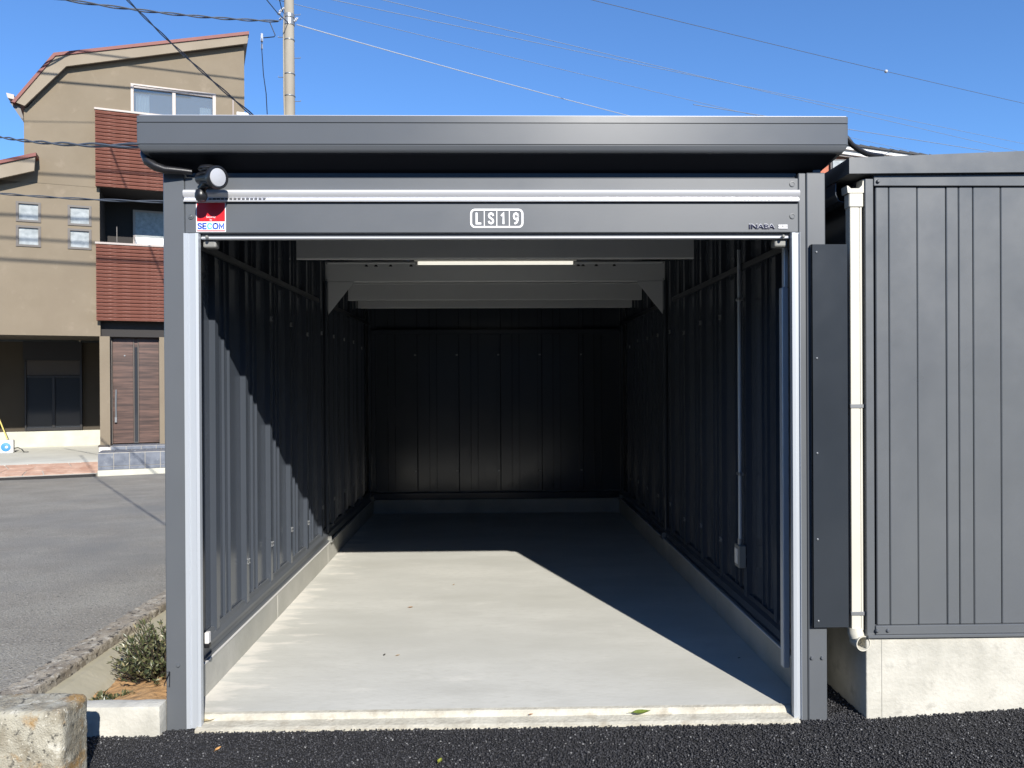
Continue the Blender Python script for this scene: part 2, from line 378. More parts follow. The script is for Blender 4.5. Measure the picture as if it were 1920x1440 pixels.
sk = rough_box(-1.98, -1.4795, 3.438, 3.525, -.2, .128, .02, .0025, 12., .012, 5).build('planter_kerb', M['concrete'], smooth=True)
tag(sk, 'short clean pale concrete kerb between the stained block and the garage', 'kerb')

# ================================================================== GARAGE
G = thing('garage', 'dark grey steel single garage with its roller shutter fully raised', 'garage', (0, D, 0))
def gb(name, m, boxes, bev=.002, smooth=False):
    s = MB()
    for q in boxes:
        s.box(q[0], q[1], q[2]-D, q[3]-D, q[4], q[5], bev)
    return s.build(name, m, G)
PL0, PL1, PR0, PR1 = -1.4785, -1.385, 1.392, 1.508
RT = 2.71
# corner posts
gb('corner_post', M['paint'], [(PL0, PL1, D, D+.12, -.03, 2.50)], .004)
gb('corner_post', M['paint'], [(PR0+.03, PR1, D, D+.12, -.02, 2.49), (PR0-.005, PR0+.0295, D+.006, D+.12, -.02, 2.49)], .004)
for x, z in ((PL0+.055, .285), (PR0+.045, .280), (PR0+.092, .280)):
    s = MB(); s.lathe([(.009, 0), (.009, .006), (.0065, .009)], 6, Matrix.Rotation(rad(90), 4, 'X')); s.build('bolt', M['paint'], G, loc=(x, 0, z))
# guide rails
for sgn, x0, x1, jx in ((-1, PL1, -1.3185, -1.3185), (1, 1.3497, PR0-.007, 1.3497)):
    s = MB()
    if sgn < 0: pts = [(PL1+.001, -.012), (PL1+.018, -.012), (PL1+.022, -.006), (-1.335, -.010), (-1.332, -.014), (jx, -.012), (jx, .016), (PL1+.001, .016)]
    else: pts = [(jx, -.012), (1.364, -.014), (1.367, -.004), (1.3845, -.004), (1.386, -.014), (x1, -.014), (x1, .016), (jx, .016)]
    s.prism([(x, y, .004) for x, y in pts], (0, 0, 2.212)); s.build('guide_rail', M['alu'], G)
    s = MB(); s.box(jx-.004 if sgn < 0 else jx+.0, jx+.0 if sgn < 0 else jx+.004, .0165, .024, .01, 2.21); s.build('guide_seal', M['black'], G)
# header panels
gb('header_panel', M['paint'], [(PL1+.0015, PR0-.0065, D+.004, D+.03, 2.411, 2.466)], .003)
gb('header_panel', M['paint'], [(PL1+.0015, PR0-.0065, D+.004, D+.03, 2.219, 2.355)], .003)
gb('header_recess', M['panel_dark'], [(PL1+.0015, PR0-.0065, D+.032, D+.05, 2.35, 2.66)], .0)
s = MB(); prof = [(.03, 2.357), (-.010, 2.357), (-.012, 2.3635), (-.004, 2.366), (-.0035, 2.373), (-.016, 2.385), (-.019, 2.397), (-.015, 2.406), (-.010, 2.4095), (.03, 2.4095)]
s.prism([(PL1+.001, y, z) for y, z in prof], (PR0-PL1-.007, 0, 0)); s.build('header_trim', M['chrome'], G, smooth=True)
sl = MB(); sl.box(-.0068, .0068, -.0015, .0008, -.0024, .0024); sl0 = sl.build('vent_slot', M['black'], G, loc=(-1.305, -.0045, 2.3695))
for i in range(1, 16): like(sl0, G, (-1.305+i*.0185, -.0045, 2.3695))
for i in range(0, 11): like(sl0, G, (1.10+i*.0185, -.0045, 2.3695), scale=(.8, 1, .5))
s = MB(); s.lathe([(.0125, 0), (.0125, .003), (.0085, .0032), (.0085, .0015), (.0, .0015)][:4], 20, Matrix.Rotation(rad(90), 4, 'X'))
b0 = s.build('header_bolt', M['paint'], G, loc=(-1.356, .0035, 2.293), smooth=True)
for x, z in ((1.358, 2.439), (1.358, 2.293)): like(b0, G, (x, .0035, z))
s = MB(); s.lathe([(.0075, 0), (.0075, .0046), (.006, .0050)], 6, Matrix.Rotation(rad(90), 4, 'X')); c0 = s.build('bolt_head', M['paint'], b0, loc=(0, 0, 0))
# rolled shutter's bottom bar, under the header
gb('shutter_bar', M['chrome'], [(-1.318, 1.349, D+.012, D+.045, 2.193, 2.2045)], .004)
gb('shutter_slat', M['paint'], [(-1.318, 1.349, D+.022, D+.035, 2.2055, 2.30)], .002)
for x in (-1.285, 1.315):
    s = MB(); s.box(-.03, .03, .03, .08, -.035, .002, .008, 2); s.lathe([(.007, 0), (.007, .008), (.004, .011)], 12, Matrix.Translation((0, .005, .008)) @ Matrix.Rotation(rad(90), 4, 'X'))
    s.build('shutter_stop', M['box'], G, loc=(x, 0, 2.193))
# shutter box behind the header, closing the space above
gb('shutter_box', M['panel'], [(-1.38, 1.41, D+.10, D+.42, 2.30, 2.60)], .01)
# fascia + gutter, swept profile with rounded lower edge
fp = [(-.10, RT), (-.10, 2.6815), (-.096, 2.6795), (-.096, 2.677), (-.10, 2.675), (-.098, 2.588), (-.094, 2.586), (-.094, 2.5835), (-.098, 2.5815), (-.0965, 2.566), (-.092, 2.556), (-.082, 2.551), (-.066, 2.5485), (-.045, 2.539), (-.012, 2.520), (.031, 2.499), (.031, RT)]
XL, XR = -1.549, 1.570
def sweep(s, inset):      # stations along x: (x, shrink)
    st = [(XL, 0.0), (XL+.012, 1.), (XR-.012, 1.), (XR, 0.)]
    rows = []
    for x, k in st:
        row = []
        for (y, z) in fp:
            low = max(0, (2.585-z))/.085
            e = (1-k)
            xx = x
            yy = y + e*.006*(1 if y < 0 else 0)
            # lower lip is drawn in from the ends
            if x < 0: xx = x + inset*low**1.3
            else: xx = x - inset*low**1.3
            row.append(s.bm.verts.new((xx, yy, z)))
        rows.append(row)
    n = len(fp)
    for A, B in zip(rows, rows[1:]):
        for i in range(n): s.bm.faces.new((A[i], B[i], B[(i+1) % n], A[(i+1) % n]))
    s.bm.faces.new(rows[0][::-1]); s.bm.faces.new(rows[-1])
s = MB(); s.prism([(x, y, z) for x, y, z in ((XL+.045, -.083, 2.5490), (XR-.045, -.083, 2.5490), (XR-.078, .034, 2.4950), (XL+.078, .034, 2.4950))], (0, .002, -.002)); s.build('soffit', M['soffit'], G)  # dark sheet added below the gutter, shade put into its colour
s = MB(); sweep(s, .075); s.build('fascia', M['paint'], G, smooth=True)
# a bright folded edge along the top
gb('roof_edge', M['chrome'], [(XL+.01, XR-.005, D-.094, D-.080, RT+.0005, RT+.005)], .002)
# roof sheets sloping to the rear
RL = YB+.35-D
def roof_z(y): return RT-.012-.020*y
s0 = None
w = (XR-XL-.02)/8
for i in range(8):
    s = MB(); x0 = XL+.01+i*w
    pr = [(x0, 0), (x0+w*.18, 0), (x0+w*.27, -.03), (x0+w*.73, -.03), (x0+w*.82, 0), (x0+w-.001, 0), (x0+w-.001, -.003), (x0+w*.83, -.003), (x0+w*.74, -.033), (x0+w*.26, -.033), (x0+w*.17, -.003), (x0, -.003)]
    a = [s.bm.verts.new((x, .035, roof_z(0)+z)) for x, z in pr]; b = [s.bm.verts.new((x, RL, roof_z(RL)+z)) for x, z in pr]; n = len(pr)
    s.bm.faces.new(a); s.bm.faces.new(b[::-1])
    for k in range(n): s.bm.faces.new((a[k], b[k], b[(k+1) % n], a[(k+1) % n]))
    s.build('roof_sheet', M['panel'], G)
for x0, x1 in ((XL, XL+.008), (XR-.008, XR)):     # side fascias
    s = MB(); s.prism([(x0, .036, RT), (x0, RL, roof_z(RL)+.04), (x0, RL, roof_z(RL)-.12), (x0, .036, 2.56)], (x1-x0, 0, 0)); s.build('side_fascia', M['paint'], G)
s = MB(); s.box(XL, XR, RL+.001, RL+.01, roof_z(RL)-.13, roof_z(RL)+.04); s.build('rear_fascia', M['paint'], G)
# wall panels: one wide seam fold and two fine ridges per sheet
PW = .48
def panel(h, w=PW):
    s = MB()
    inn = [(0, .004), (.002, .030), (.046, .030), (.048, .004), (.056, 0), (.178, 0), (.180, .013), (.188, .013), (.191, 0), (.262, 0), (.264, .013), (.272, .013), (.275, 0), (w-.0005, 0)]
    inn = [(x, y) for x, y in inn if x <= w]
    if inn[-1][0] < w-.001: inn.append((w-.0005, 0))
    out = [(inn[-1][0], -.004), (0, -.004)]
    s.prism([(x, y, 0) for x, y in inn+out], (0, 0, h)); return s
PZ0 = .285; PH = 2.31
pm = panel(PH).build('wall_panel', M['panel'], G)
LW, RW = -1.457, 1.487
ystart = .49-.48      # first seam at 3.99
import itertools
npan = 12
L0 = .49-.48
for i in range(npan):
    y = L0+i*PW
    if y+PW > YB-D+.12: continue
    # left wall: sheet runs along +y, profile towards +x
    o = pm if i == 0 else like(pm, G)
    o.rotation_euler = (0, 0, rad(90)); o.scale = (1, -1, 1); o.location = (LW, y, PZ0)
    o = like(pm, G); o.rotation_euler = (0, 0, rad(90)); o.scale = (1, 1, 1); o.location = (RW, y, PZ0)
rem = (YB-D+.1)-(L0+11*PW)
for i in range(6):
    o = like(pm, G); o.rotation_euler = (0, 0, 0); o.scale = (1, -1, 1); o.location = (LW+.03+i*PW, YB+.075-D, PZ0)
s = MB(); s.box(LW-.012, LW-.006, 0.12, YB+.08-D, .19, 2.6); s.build('outer_wall', M['paint'], G)
s = MB(); s.box(RW+.006, RW+.012, 0.12, YB+.08-D, .19, 2.6); s.build('outer_wall', M['paint'], G)
s = MB(); s.box(LW-.012, RW+.012, YB+.082-D, YB+.09-D, .19, 2.55); s.build('rear_wall', M['paint'], G)
# base channels on the kerbs: two stepped rails
for sg, x in ((1, LW+.004), (-1, RW-.004)):
    s = MB(); y0, y1 = .14, YB+.07-D
    pr = [(0, .197), (.046, .197), (.046, .213), (.043, .216), (.034, .216), (.033, .246), (.040, .250), (.040, .268), (.036, .272), (.020, .284), (.014, .305), (.0, .305)]
    s.prism([(x+sg*a, y0, z) for a, z in pr], (0, y1-y0, 0)); s.build('base_channel', M['paint' if sg > 0 else 'panel'], G)
    s = MB(); s.box(min(x+sg*.0465, x+sg*.0560), max(x+sg*.0465, x+sg*.0560), y0, y1, .1965, .2025); s.build('base_flashing', M['bwhite'], G)
s = MB(); s.box(LW+.05, RW-.05, YB+.02-D, YB+.07-D, .197, .27, .004); s.build('base_channel', M['panel'], G)
# wall rails
for x0, x1 in ((LW+.0, LW+.055), (RW-.055, RW)):
    for a, b in ((.10, 2.78), (3.35, YB-D)):
        s = MB(); s.box(x0+.0305 if x0 < 0 else x1-.044, x0+.044 if x0 < 0 else x1-.0305, a, b, 2.192, 2.226, .002)
        xx = x0+.0305 if x0 < 0 else x1-.0305-.012
        s.build('wall_rail', M['panel_dark'], G)
s = MB(); s.box(LW+.05, RW-.05, YB+.0-D, YB+.04-D, 2.10, 2.15, .003); s.build('wall_rail', M['panel'], G)
# middle and rear columns with base plates
for x, yy in ((-1.415, 6.62), (1.445, 6.62), (-1.405, 8.86), (1.44, 8.86)):
    k_x = -.012 if x < 0 else .012
    s = MB(); s.box(k_x-.010, k_x+.010, -.03, .03, 0, 2.2, .003); s.build('column', M['panel'], G, loc=(x, yy-D, .21))
    s = MB(); s.box(-.035, .035, -.045, .045, .0, .012, .002); s.box(-.028, .028, -.038, -.031, .012, .055, .002); s.build('base_plate', M['box'], G, loc=(x, yy-D, .197))
# roof beams
beams = [(5.7, 2.452, -1.452, 1.478), (6.7, 2.411, -1.452, 1.478), (7.73, 2.362, -1.452, 1.474), (8.3, 2.338, -1.455, 1.476)]
for yb, zb, xa, xb in beams:
    s = MB(); y = yb-D
    pr = [(y, zb+.008), (y+.003, zb), (y+.05, zb), (y+.05, zb+.003), (y+.004, zb+.003), (y+.004, zb+.173), (y+.05, zb+.173), (y+.05, zb+.176), (y, zb+.176), (y-.006, zb+.170), (y-.006, zb+.162), (y, zb+.158)]
    s.prism([(xa, a, z) for a, z in pr], (xb-xa, 0, 0)); s.build('roof_beam', M['beam'], G)
for sg, x in ((1, -1.452), (-1, 1.478)):
    s = MB(); s.prism([(x, 3.196, 2.4105), (x+sg*.245, 3.196, 2.4105), (x+sg*.012, 3.196, 2.118), (x, 3.196, 2.118)], (0, .006, 0)); s.build('gusset_plate', M['beam'], G)
    for zz in (2.20, 2.395, 2.43, 2.57):
        s = MB(); s.lathe([(.006, 0), (.006, .005)], 6, Matrix.Rotation(rad(90), 4, 'X')); s.build('beam_bolt', M['zinc'], G, loc=(x+sg*.014, 3.194, zz))
# deck bolts seen between the first two beams
s = MB(); s.lathe([(.020, 0), (.020, .012), (.013, .026), (.013, .05)], 8); db = s.build('deck_bolt', M['black'], G, loc=(-.98, 2.95, 2.507)); db.scale = (.8, .8, .28)
for x in (-1.06, -.86, -.69, 1.0, .85, .74, .70): like(db, G, (x, 2.95, 2.507))
# panel clips (pairs of small bright screws)
s = MB()
s.box(-.022, .022, -.0005, .003, -.006, .006, .001)
for dx in (-.014, .014):
    for dz in (-.011, .011): s.lathe([(.0045, 0), (.0045, .006), (.003, .007)], 6, Matrix.Translation((dx, 0, dz)) @ Matrix.Rotation(rad(-90), 4, 'X'))
clip = s.build('panel_clip', M['zinc'], G, loc=(0, 0, -5))
first = True
for i in range(1, 11):
    y = L0+i*PW+.027
    for z in ((.52, 1.955) if i not in (1, 2) else ((.52,) if i == 2 else ())):
        for side in (0, 1):
            if first: o = clip; first = False
            else: o = like(clip, G)
            o.location = (LW+.031 if side == 0 else RW-.031, y, z+(0 if i % 5 else -.04)); o.rotation_euler = (0, 0, rad(-90) if side == 0 else rad(90))
for i in range(1, 6):
    for z in (.52, 1.86): like(clip, G, (LW+.03+i*PW+.027, YB+.044-D, z), (0, 0, rad(180)), (.5, 1, .7))
# inner jamb strips
gb('jamb_strip', M['alu'], [(1.345, 1.375, D+.10, D+.14, .197, 1.98), (1.355, 1.375, D+.10, D+.13, 1.981, 2.17)], .003)
# roof drip hose and wiring loop at the left end of the gutter
# maker's badge
bx, bz = onY(1442, 425, D).x, onY(1432, 425, D).z
text('INABA', .028, M['badge'], 'badge_lettering', G, (bx-.034, .001, bz), ext=.002, sx=1.45, off=.0004)
text('INABA', .028, M['chrome'], 'badge_edge', G, (bx-.0335, .0022, bz+.0016), ext=.0012, sx=1.45, off=.0006)
s = MB(); s.box(-.021, .021, -.001, .001, -.0085, .0085); pl = s.build('badge_plate', M['white'], G, loc=(bx+.064, .001, bz+.0004))
text('GRN', .017, M['gwire'], 'plate_lettering', pl, (0, -.0016, 0), ext=.0003, sx=1.15)

# narrow flashing plate closing the gap on the right post
pf = MB(); pf.box(0, .163, 0, .0015, 0, 1.735, 0); pf.box(0, .004, 0, .02, 0, 1.735)
plate = pf.build('gap_cover_plate', M['paint_dark'], loc=(1.4345, D-.022, .425))
tag(plate, 'tall flat dark slate metal plate screwed over the gap beside the right post', 'cover plate')
s = MB(); s.lathe([(.0045, 0), (.0045, .003), (.002, .0045)], 10, Matrix.Rotation(rad(90), 4, 'X')); sc0 = s.build('screw', M['zinc'], plate, loc=(.024, 0, .03))
for z in (.40, .79, 1.22, 1.70): like(sc0, plate, (.022, 0, z))

# security sticker
ST = thing('security_sticker', 'red and white security company sticker left of the shutter header', 'sticker', (-1.267, D+.0035, 2.2905))
s = MB(); s.box(-.066, .066, -.001, 0, -.067, .067); s.build('backing', M['white'], ST)
s = MB(); s.box(-.0625, .0625, -.0017, -.0011, -.020, .0635); s.build('red_field', M['red_print'], ST)
s = MB(); s.box(-.0625, .0625, -.0017, -.0011, -.064, -.0595); s.build('red_line', M['red_print'], ST)
text('Security', .0125, M['white'], 'lettering', ST, (0, -.0019, .0), ext=.0002)
text('by', .011, M['white'], 'lettering', ST, (0, -.0019, -.0125), ext=.0002)
# model sign
MS = thing('model_number_sign', 'white outlined letters and digits in a rounded frame at the header centre', 'sign', (.0125, D+.003, 2.2835))
def rrect(w, h, r, n=6):
    pts = []
    for cx_, cz_, a0 in ((w/2-r, h/2-r, 0), (-w/2+r, h/2-r, 90), (-w/2+r, -h/2+r, 180), (w/2-r, -h/2+r, 270)):
        for k in range(n+1): a = rad(a0+90*k/n); pts.append((cx_+r*math.cos(a), cz_+r*math.sin(a)))
    return pts
s = MB(); A = rrect(.2400, .0865, .022); B = rrect(.2235, .070, .0145); n = len(A)
for y in (0, -.0012):
    a = [s.bm.verts.new((x, y, z)) for x, z in A]; b = [s.bm.verts.new((x, y, z)) for x, z in B]
    for k in range(n): s.bm.faces.new((a[k], a[(k+1) % n], b[(k+1) % n], b[k]))
    if y == 0: a0, b0_ = a, b
for k in range(n):
    s.bm.faces.new((a0[k], a0[(k+1) % n], a[(k+1) % n], a[k])); s.bm.faces.new((b0_[k], b0_[(k+1) % n], b[(k+1) % n], b[k]))
s.build('frame', M['white'], MS)
for i in (-1, 0, 1):
    s = MB(); s.box(-.0018, .0018, -.0012, 0, -.0345, .0345); s.build('divider', M['white'], MS, loc=(i*.0565, 0, 0))
GL = {'L': [[(-.3, .5), (-.3, -.5), (.3, -.5)]],
      'S': [[(.30, .30), (.22, .44), (0, .5), (-.22, .44), (-.31, .27), (-.22, .10), (0, 0), (.22, -.10), (.32, -.27), (.22, -.44), (0, -.5), (-.22, -.45), (-.32, -.32)]],
      '1': [[(-.22, .28), (.06, .48), (.06, -.5)]],
      '9': [[(.30, .20), (.22, .42), (0, .5), (-.22, .42), (-.31, .20), (-.22, -.02), (0, -.10), (.22, -.02), (.30, .20), (.27, -.15), (.12, -.40), (-.14, -.5)]],
      'E': [[(.4, .5), (-.4, .5), (-.4, -.5), (.4, -.5)], [(-.4, 0), (.36, 0)]], 'C': [[(.42, .30), (.25, .46), (0, .5), (-.3, .40), (-.45, 0), (-.3, -.40), (0, -.5), (.25, -.46), (.42, -.30)]],
      'O': [[(0, .5), (.34, .40), (.48, 0), (.34, -.40), (0, -.5), (-.34, -.40), (-.48, 0), (-.34, .40), (0, .5)]], 'M': [[(-.42, -.5), (-.42, .5), (0, -.3), (.42, .5), (.42, -.5)]]}
def glyph(ch, w, h, t_, m_, parent, loc, name='letter', d=.0008):
    s = MB()
    for k, pl_ in enumerate(GL[ch]):
        P_ = [Vector((x*w, 0, z*h)) for x, z in pl_]; n = len(P_); L_ = []; R_ = []
        for i, p in enumerate(P_):
            a = (p-P_[i-1]).normalized() if i else None; b = (P_[i+1]-p).normalized() if i < n-1 else None
            if a is None: tt = b; q = p-tt*t_*.35
            elif b is None: tt = a; q = p+tt*t_*.35
            else: tt = (a+b).normalized(); q = p
            mt_ = 1/max(.5, (tt.dot(a) if a else 1)); nn = Vector((-tt.z, 0, tt.x))*t_*.5*mt_
            L_.append(q+nn); R_.append(q-nn)
        y0 = Vector((0, -d, 0))
        for i in range(n-1):
            s.prism([L_[i], L_[i+1], R_[i+1], R_[i]], y0)
    return s.build(name, m_, parent, loc=loc)
for i, ch in enumerate('LS19'):
    glyph(ch, .030, .046, .0085, M['white'], MS, ((i-1.5)*.0562+(.002 if ch != '1' else 0), 0, 0))
lx = -.0600
for ch, m_, wd in (('S', 'blue_print', .0205), ('E', 'blue_print', .0195), ('C', 'cyan_print', .0225), ('O', 'blue_print', .0265), ('M', 'blue_print', .0255)):
    glyph(ch, wd*(.86 if ch != 'S' else 1.15), .0235, .0066, M[m_], ST, (lx+wd/2, -.0012, -.0405)); lx += wd+.0014

# floodlight
def flood():
    L = thing('floodlight', 'small black round floodlight with sensor hung under the left eave', 'floodlight', (-1.235, D-.02, 2.50))
    s = MB(); s.lathe([(.050, 0), (.050, .004), (.042, .014), (.022, .020)][::-1], 24, Matrix.Translation((-.02, -.02, -.012)))
    s.build('mount_plate', M['black'], L, smooth=True)
    s = MB(); s.tube([(-.03, -.01, -.01), (-.055, -.012, -.03), (-.062, -.02, -.06), (-.045, -.035, -.085), (-.025, -.05, -.09)], [.010, .011, .011, .010, .010], 8); s.build('bracket_arm', M['black'], L, smooth=True)
    # head looks out to the front, right and slightly down
    head = Vector((.80, -.58, -.10)).normalized()
    q = head.to_track_quat('Z', 'Y').to_matrix().to_4x4()
    c = Vector((.002, -.080, -.062)); mt = Matrix.Translation(c) @ q
    s = MB(); s.lathe([(.012, -.075), (.028, -.070), (.031, -.045), (.036, -.012), (.041, .02), (.048, .036), (.050, .055), (.049, .061), (.042, .062), (.041, .055)], 32, mt)
    s.build('lamp_housing', M['black'], L, smooth=True)
    for k in range(14):
        a = k*2*math.pi/14
        s = MB(); s.box(-.0018, .0018, .026, .0485, -.030, .034, .001); bmesh.ops.transform(s.bm, matrix=mt @ Matrix.Rotation(a, 4, 'Z'), verts=s.bm.verts); s.build('cooling_fin', M['black'], L)
    s = MB(); s.lathe([(.0405, .056), (.037, .0595), (.018, .0625), (.006, .0632)], 32, mt); s.build('lens', M['lens'], L, smooth=True)
    s = MB(); s.tube([c+Vector((-.01, 0, -.02)), (-.048, -.045, -.100), (-.048, -.050, -.118)], [.020, .019, .016], 12); s.build('joint', M['black'], L, smooth=True)
    s = MB(); s.lathe([(.006, .028), (.019, .024), (.026, .009), (.027, -.007), (.020, -.022), (.008, -.028)], 20, Matrix.Translation((-.046, -.055, -.132))); s.build('motion_sensor', M['black'], L, smooth=True)
flood()

# ceiling tube light
T = thing('tube_light', 'long white fluorescent tube light under the garage roof beams', 'light', (.010, 6.0, 2.460))
s = MB(); s.prism([(-.625, -.032, .024), (-.625, -.030, .038), (-.625, .03, .038), (-.625, .032, .024), (-.625, .018, .017), (-.625, -.018, .017)], (1.25, 0, 0)); s.build('housing', M['bwhite'], T)
s = MB(); s.tube([(-.598, 0, .004), (.598, 0, .004)], .0125, 16); s.build('tube', M['tube'], T, smooth=True)
for x in (-.608, .608):
    s = MB(); s.box(x-.009, x+.009, -.016, .016, -.010, .0165, .003); s.build('end_cap', M['bwhite'], T)
s = MB()
for x in (-.4, .4): s.box(x-.012, x+.012, -.01, .01, .0385, .125)
s.build('hanger', M['beam'], T)
T.location.y = 6.0

# conduit and switch box on the right wall
Cn = thing('conduit_pipe', 'thin vertical metal conduit on the right interior wall with a box below', 'conduit', (1.432, 4.51, 0))
s = MB(); s.tube([(0, 0, .60), (0, 0, 2.31)], .011, 12); s.build('pipe', M['alu'], Cn, smooth=True)
s = MB(); s.tube([(0, 0, .585), (0, 0, .62)], .015, 12); s.build('connector', M['zinc'], Cn, smooth=True)
s = MB(); s.box(-.022, .022, -.04, .04, .455, .585, .004); sw = s.build('switch_box', M['box'], Cn)
s = MB(); s.box(-.027, -.0222, -.025, .025, .475, .565, .002); s.build('cover', M['bwhite'], sw)
for z in (1.0, 2.02):
    s = MB(); s.box(-.013, .013, -.03, .03, z-.008, z+.008, .002); s.build('saddle_clamp', M['zinc'], Cn)
# little white sensor on left jamb
Sn = MB(); Sn.box(-.010, .010, -.014, .014, -.026, .026, .003); o = Sn.build('door_sensor', M['bwhite'], loc=(-1.330, D+.10, .375)); tag(o, 'tiny white plastic sensor low on the left inner jamb', 'sensor')
s = MB(); s.box(-.012, .012, -.012, .014, -.046, -.0275, .002); s.build('sensor_foot', M['black'], o)

# black hose at left end of gutter (service cable entering)
s = MB(); pts = [(-1.548, D-.03, 2.60), (-1.545, D-.035, 2.56), (-1.525, D-.045, 2.525), (-1.49, D-.045, 2.502), (-1.45, D-.04, 2.490), (-1.39, D-.03, 2.488), (-1.34, D-.02, 2.485)]
tag(s.tube(pts, [.010, .016, .020, .020, .018, .015, .012], 12).build('cable_conduit', M['black'], smooth=True), 'black flexible conduit curling round the left end of the garage gutter', 'conduit')
s = MB(); pts = [Vector((1.545, 3.50, 2.675))]+[onY(px, py, yy) for px, py, yy in ((1588, 259, 3.49), (1597, 271, 3.49), (1610, 281, 3.49), (1624, 288, 3.50), (1638, 291, 3.51), (1654, 293, 3.53))]
tag(s.tube(pts, .012, 10).build('cable_conduit', M['black'], smooth=True), 'black flexible conduit dropping from the garage roof to the storage shed', 'conduit')

# ================================================================== SHED on the right
SX = 1.688
S = thing('storage_shed', 'grey panelled steel storage shed on a pale concrete base at right', 'shed', (SX, D, 0))
def sb(name, m, boxes, bev=.002):
    s = MB()
    for q in boxes: s.box(*q, bev)
    return s.build(name, m, S)
WID = 3.4
s = MB(); s.box(.070, .073, -.0018, .001, -.3, .366); s.build('form_joint', M['curb'], S)
s = MB(); s.box(.0, WID, .0, 4.4, -.5, .3695, .003); s.build('concrete_base', M['concrete'], S)
sb('corner_post', M['shed'], [(.003, .040, -.002, .05, .372, 2.462)])
sb('corner_post', M['shed'], [(WID-.04, WID, -.002, .05, .372, 2.462)])
sb('bottom_rail', M['shed'], [(.0405, WID-.041, -.010, .05, .385, .424), (.0, WID, -.020, .05, .371, .3845)])
sb('top_rail', M['shed'], [(.0405, WID-.041, -.008, .05, 2.428, 2.482)])
cuts = []; x = .056; seq = [.073-.0, .128, .128, .057, .067, .124, .128, .128, .057, .067, .124, .128, .128, .057, .067]
edges = [.052, .108+.006, .245, .379, .437, .5035, .632, .765, .90]
while edges[-1] < WID-.2:
    e0 = edges[-1]; edges += [e0+.058, e0+.125, e0+.253, e0+.387, e0+.52]
edges = [e for e in edges if e < WID-.05] + [WID-.042]
for i, (a, b) in enumerate(zip(edges, edges[1:])):
    s = MB(); s.box(a+.0015, b-.0015, .004+(.0015 if i % 5 == 2 else 0), .02, .4245, 2.4275, .0035); s.build('wall_panel', M['shed'], S)
sb('panel_backing', M['dframe'], [(.041, WID-.042, .021, .03, .4245, 2.4275)], 0)
s = MB()   # sloping cap trim
def capz(x, lo): return (2.478+.016*x) if lo else (2.553+.040*x)
s.prism([(-.083, -.03, 2.478), (WID+.05, -.03, 2.500+.01), (WID+.05, -.03, capz(WID, 0)), (-.083, -.03, 2.549)], (0, 4.45, 0)); s.build('roof_cap', M['shed'], S)
for x, z in ((.058, 2.448), (.045, .404), (.094, .404)):
    s = MB(); s.lathe([(.0085, 0), (.0085, .006), (.005, .010)], 10, Matrix.Rotation(rad(90), 4, 'X')); s.build('bolt', M['paint'], S, loc=(x, -.009, z))
s = MB(); s.box(0.002, .012, .05, 4.4, .372, 2.47); s.build('side_wall', M['panel'], S)
s = MB(); s.box(WID-.012, WID, .05, 4.4, .372, 2.47); s.build('side_wall', M['panel'], S)
s = MB(); s.box(.012, WID-.012, 4.38, 4.4, .372, 2.47); s.build('side_wall', M['panel'], S)
# gutter along the side towards the garage
s = MB(); pr = [(-.105, 2.46), (-.105, 2.405), (-.090, 2.375), (-.055, 2.365), (-.02, 2.375), (-.008, 2.44), (-.011, 2.44), (-.023, 2.379), (-.055, 2.369), (-.088, 2.379), (-.101, 2.407), (-.101, 2.46)]
s.prism([(x, .065, z) for x, z in pr], (0, 4.2, 0)); s.build('side_gutter', M['panel'], S)

# downpipe
DX = onY(1603, 700, 3.53).x
DP = thing('downpipe', 'cream square plastic rainwater pipe running down beside the shed corner', 'downpipe', (DX, 3.535, 0))
s = MB(); s.prism([(-.026, -.022, .40), (.012, -.022, .40), (.013, -.019, .40), (.017, -.019, .40), (.018, -.022, .40), (.026, -.022, .40), (.028, -.018, .40), (.028, .022, .40), (-.028, .022, .40), (-.028, -.018, .40)], (0, 0, 1.95)); s.build('pipe', M['pvc'], DP)
s = MB(); s.box(-.033, .033, -.027, .027, 2.335, 2.40, .004); s.prism([(-.040, -.028, 2.400), (.040, -.028, 2.400), (.040, -.028, 2.42), (.040, -.028, 2.462), (.030, -.028, 2.462), (.026, -.028, 2.434), (.012, -.028, 2.420), (-.026, -.028, 2.420), (-.036, -.028, 2.430), (-.044, -.028, 2.433)], (0, .06, 0)); s.build('gutter_outlet', M['pvc'], DP)
s = MB(); s.box(.043, .060, -.024, -.018, 2.380, 2.448, .002); s.box(.061, .064, -.024, .0, 2.33, 2.41); s.build('bracket', M['bwhite'], DP)
for z in (.475, 1.425):
    s = MB(); s.box(-.031, .031, -.025, .025, z-.009, z+.009, .002); s.box(.031, .042, -.018, -.012, z-.004, z+.012); s.box(.042, .056, -.012, .0, z-.022, z+.018, .002); s.build('pipe_clamp', M['zinc'], DP)
s = MB(); s.tube([(-.002, .002, .405), (-.002, .0, .385), (.004, -.006, .362)], [.034, .035, .034], 20); s.build('elbow', M['pvc'], DP, smooth=True)
s = MB()
mt = Matrix.Translation((.014, -.010, .345)) @ Vector((.12, -1, -.05)).to_track_quat('Z', 'Y').to_matrix().to_4x4()
n = 28; rings = []
for r_, h in ((.034, -.03), (.035, .032), (.031, .032), (.030, -.028)):
    rings.append([s.bm.verts.new(mt @ Vector((r_*math.cos(2*math.pi*k/n), r_*math.sin(2*math.pi*k/n), h))) for k in range(n)])
for A, B in zip(rings, rings[1:]):
    for k in range(n): s.bm.faces.new((A[k], A[(k+1) % n], B[(k+1) % n], B[k]))
s.bm.faces.new(rings[0]); s.bm.faces.new(rings[-1]); s.build('spout', M['pvc'], DP, smooth=True)

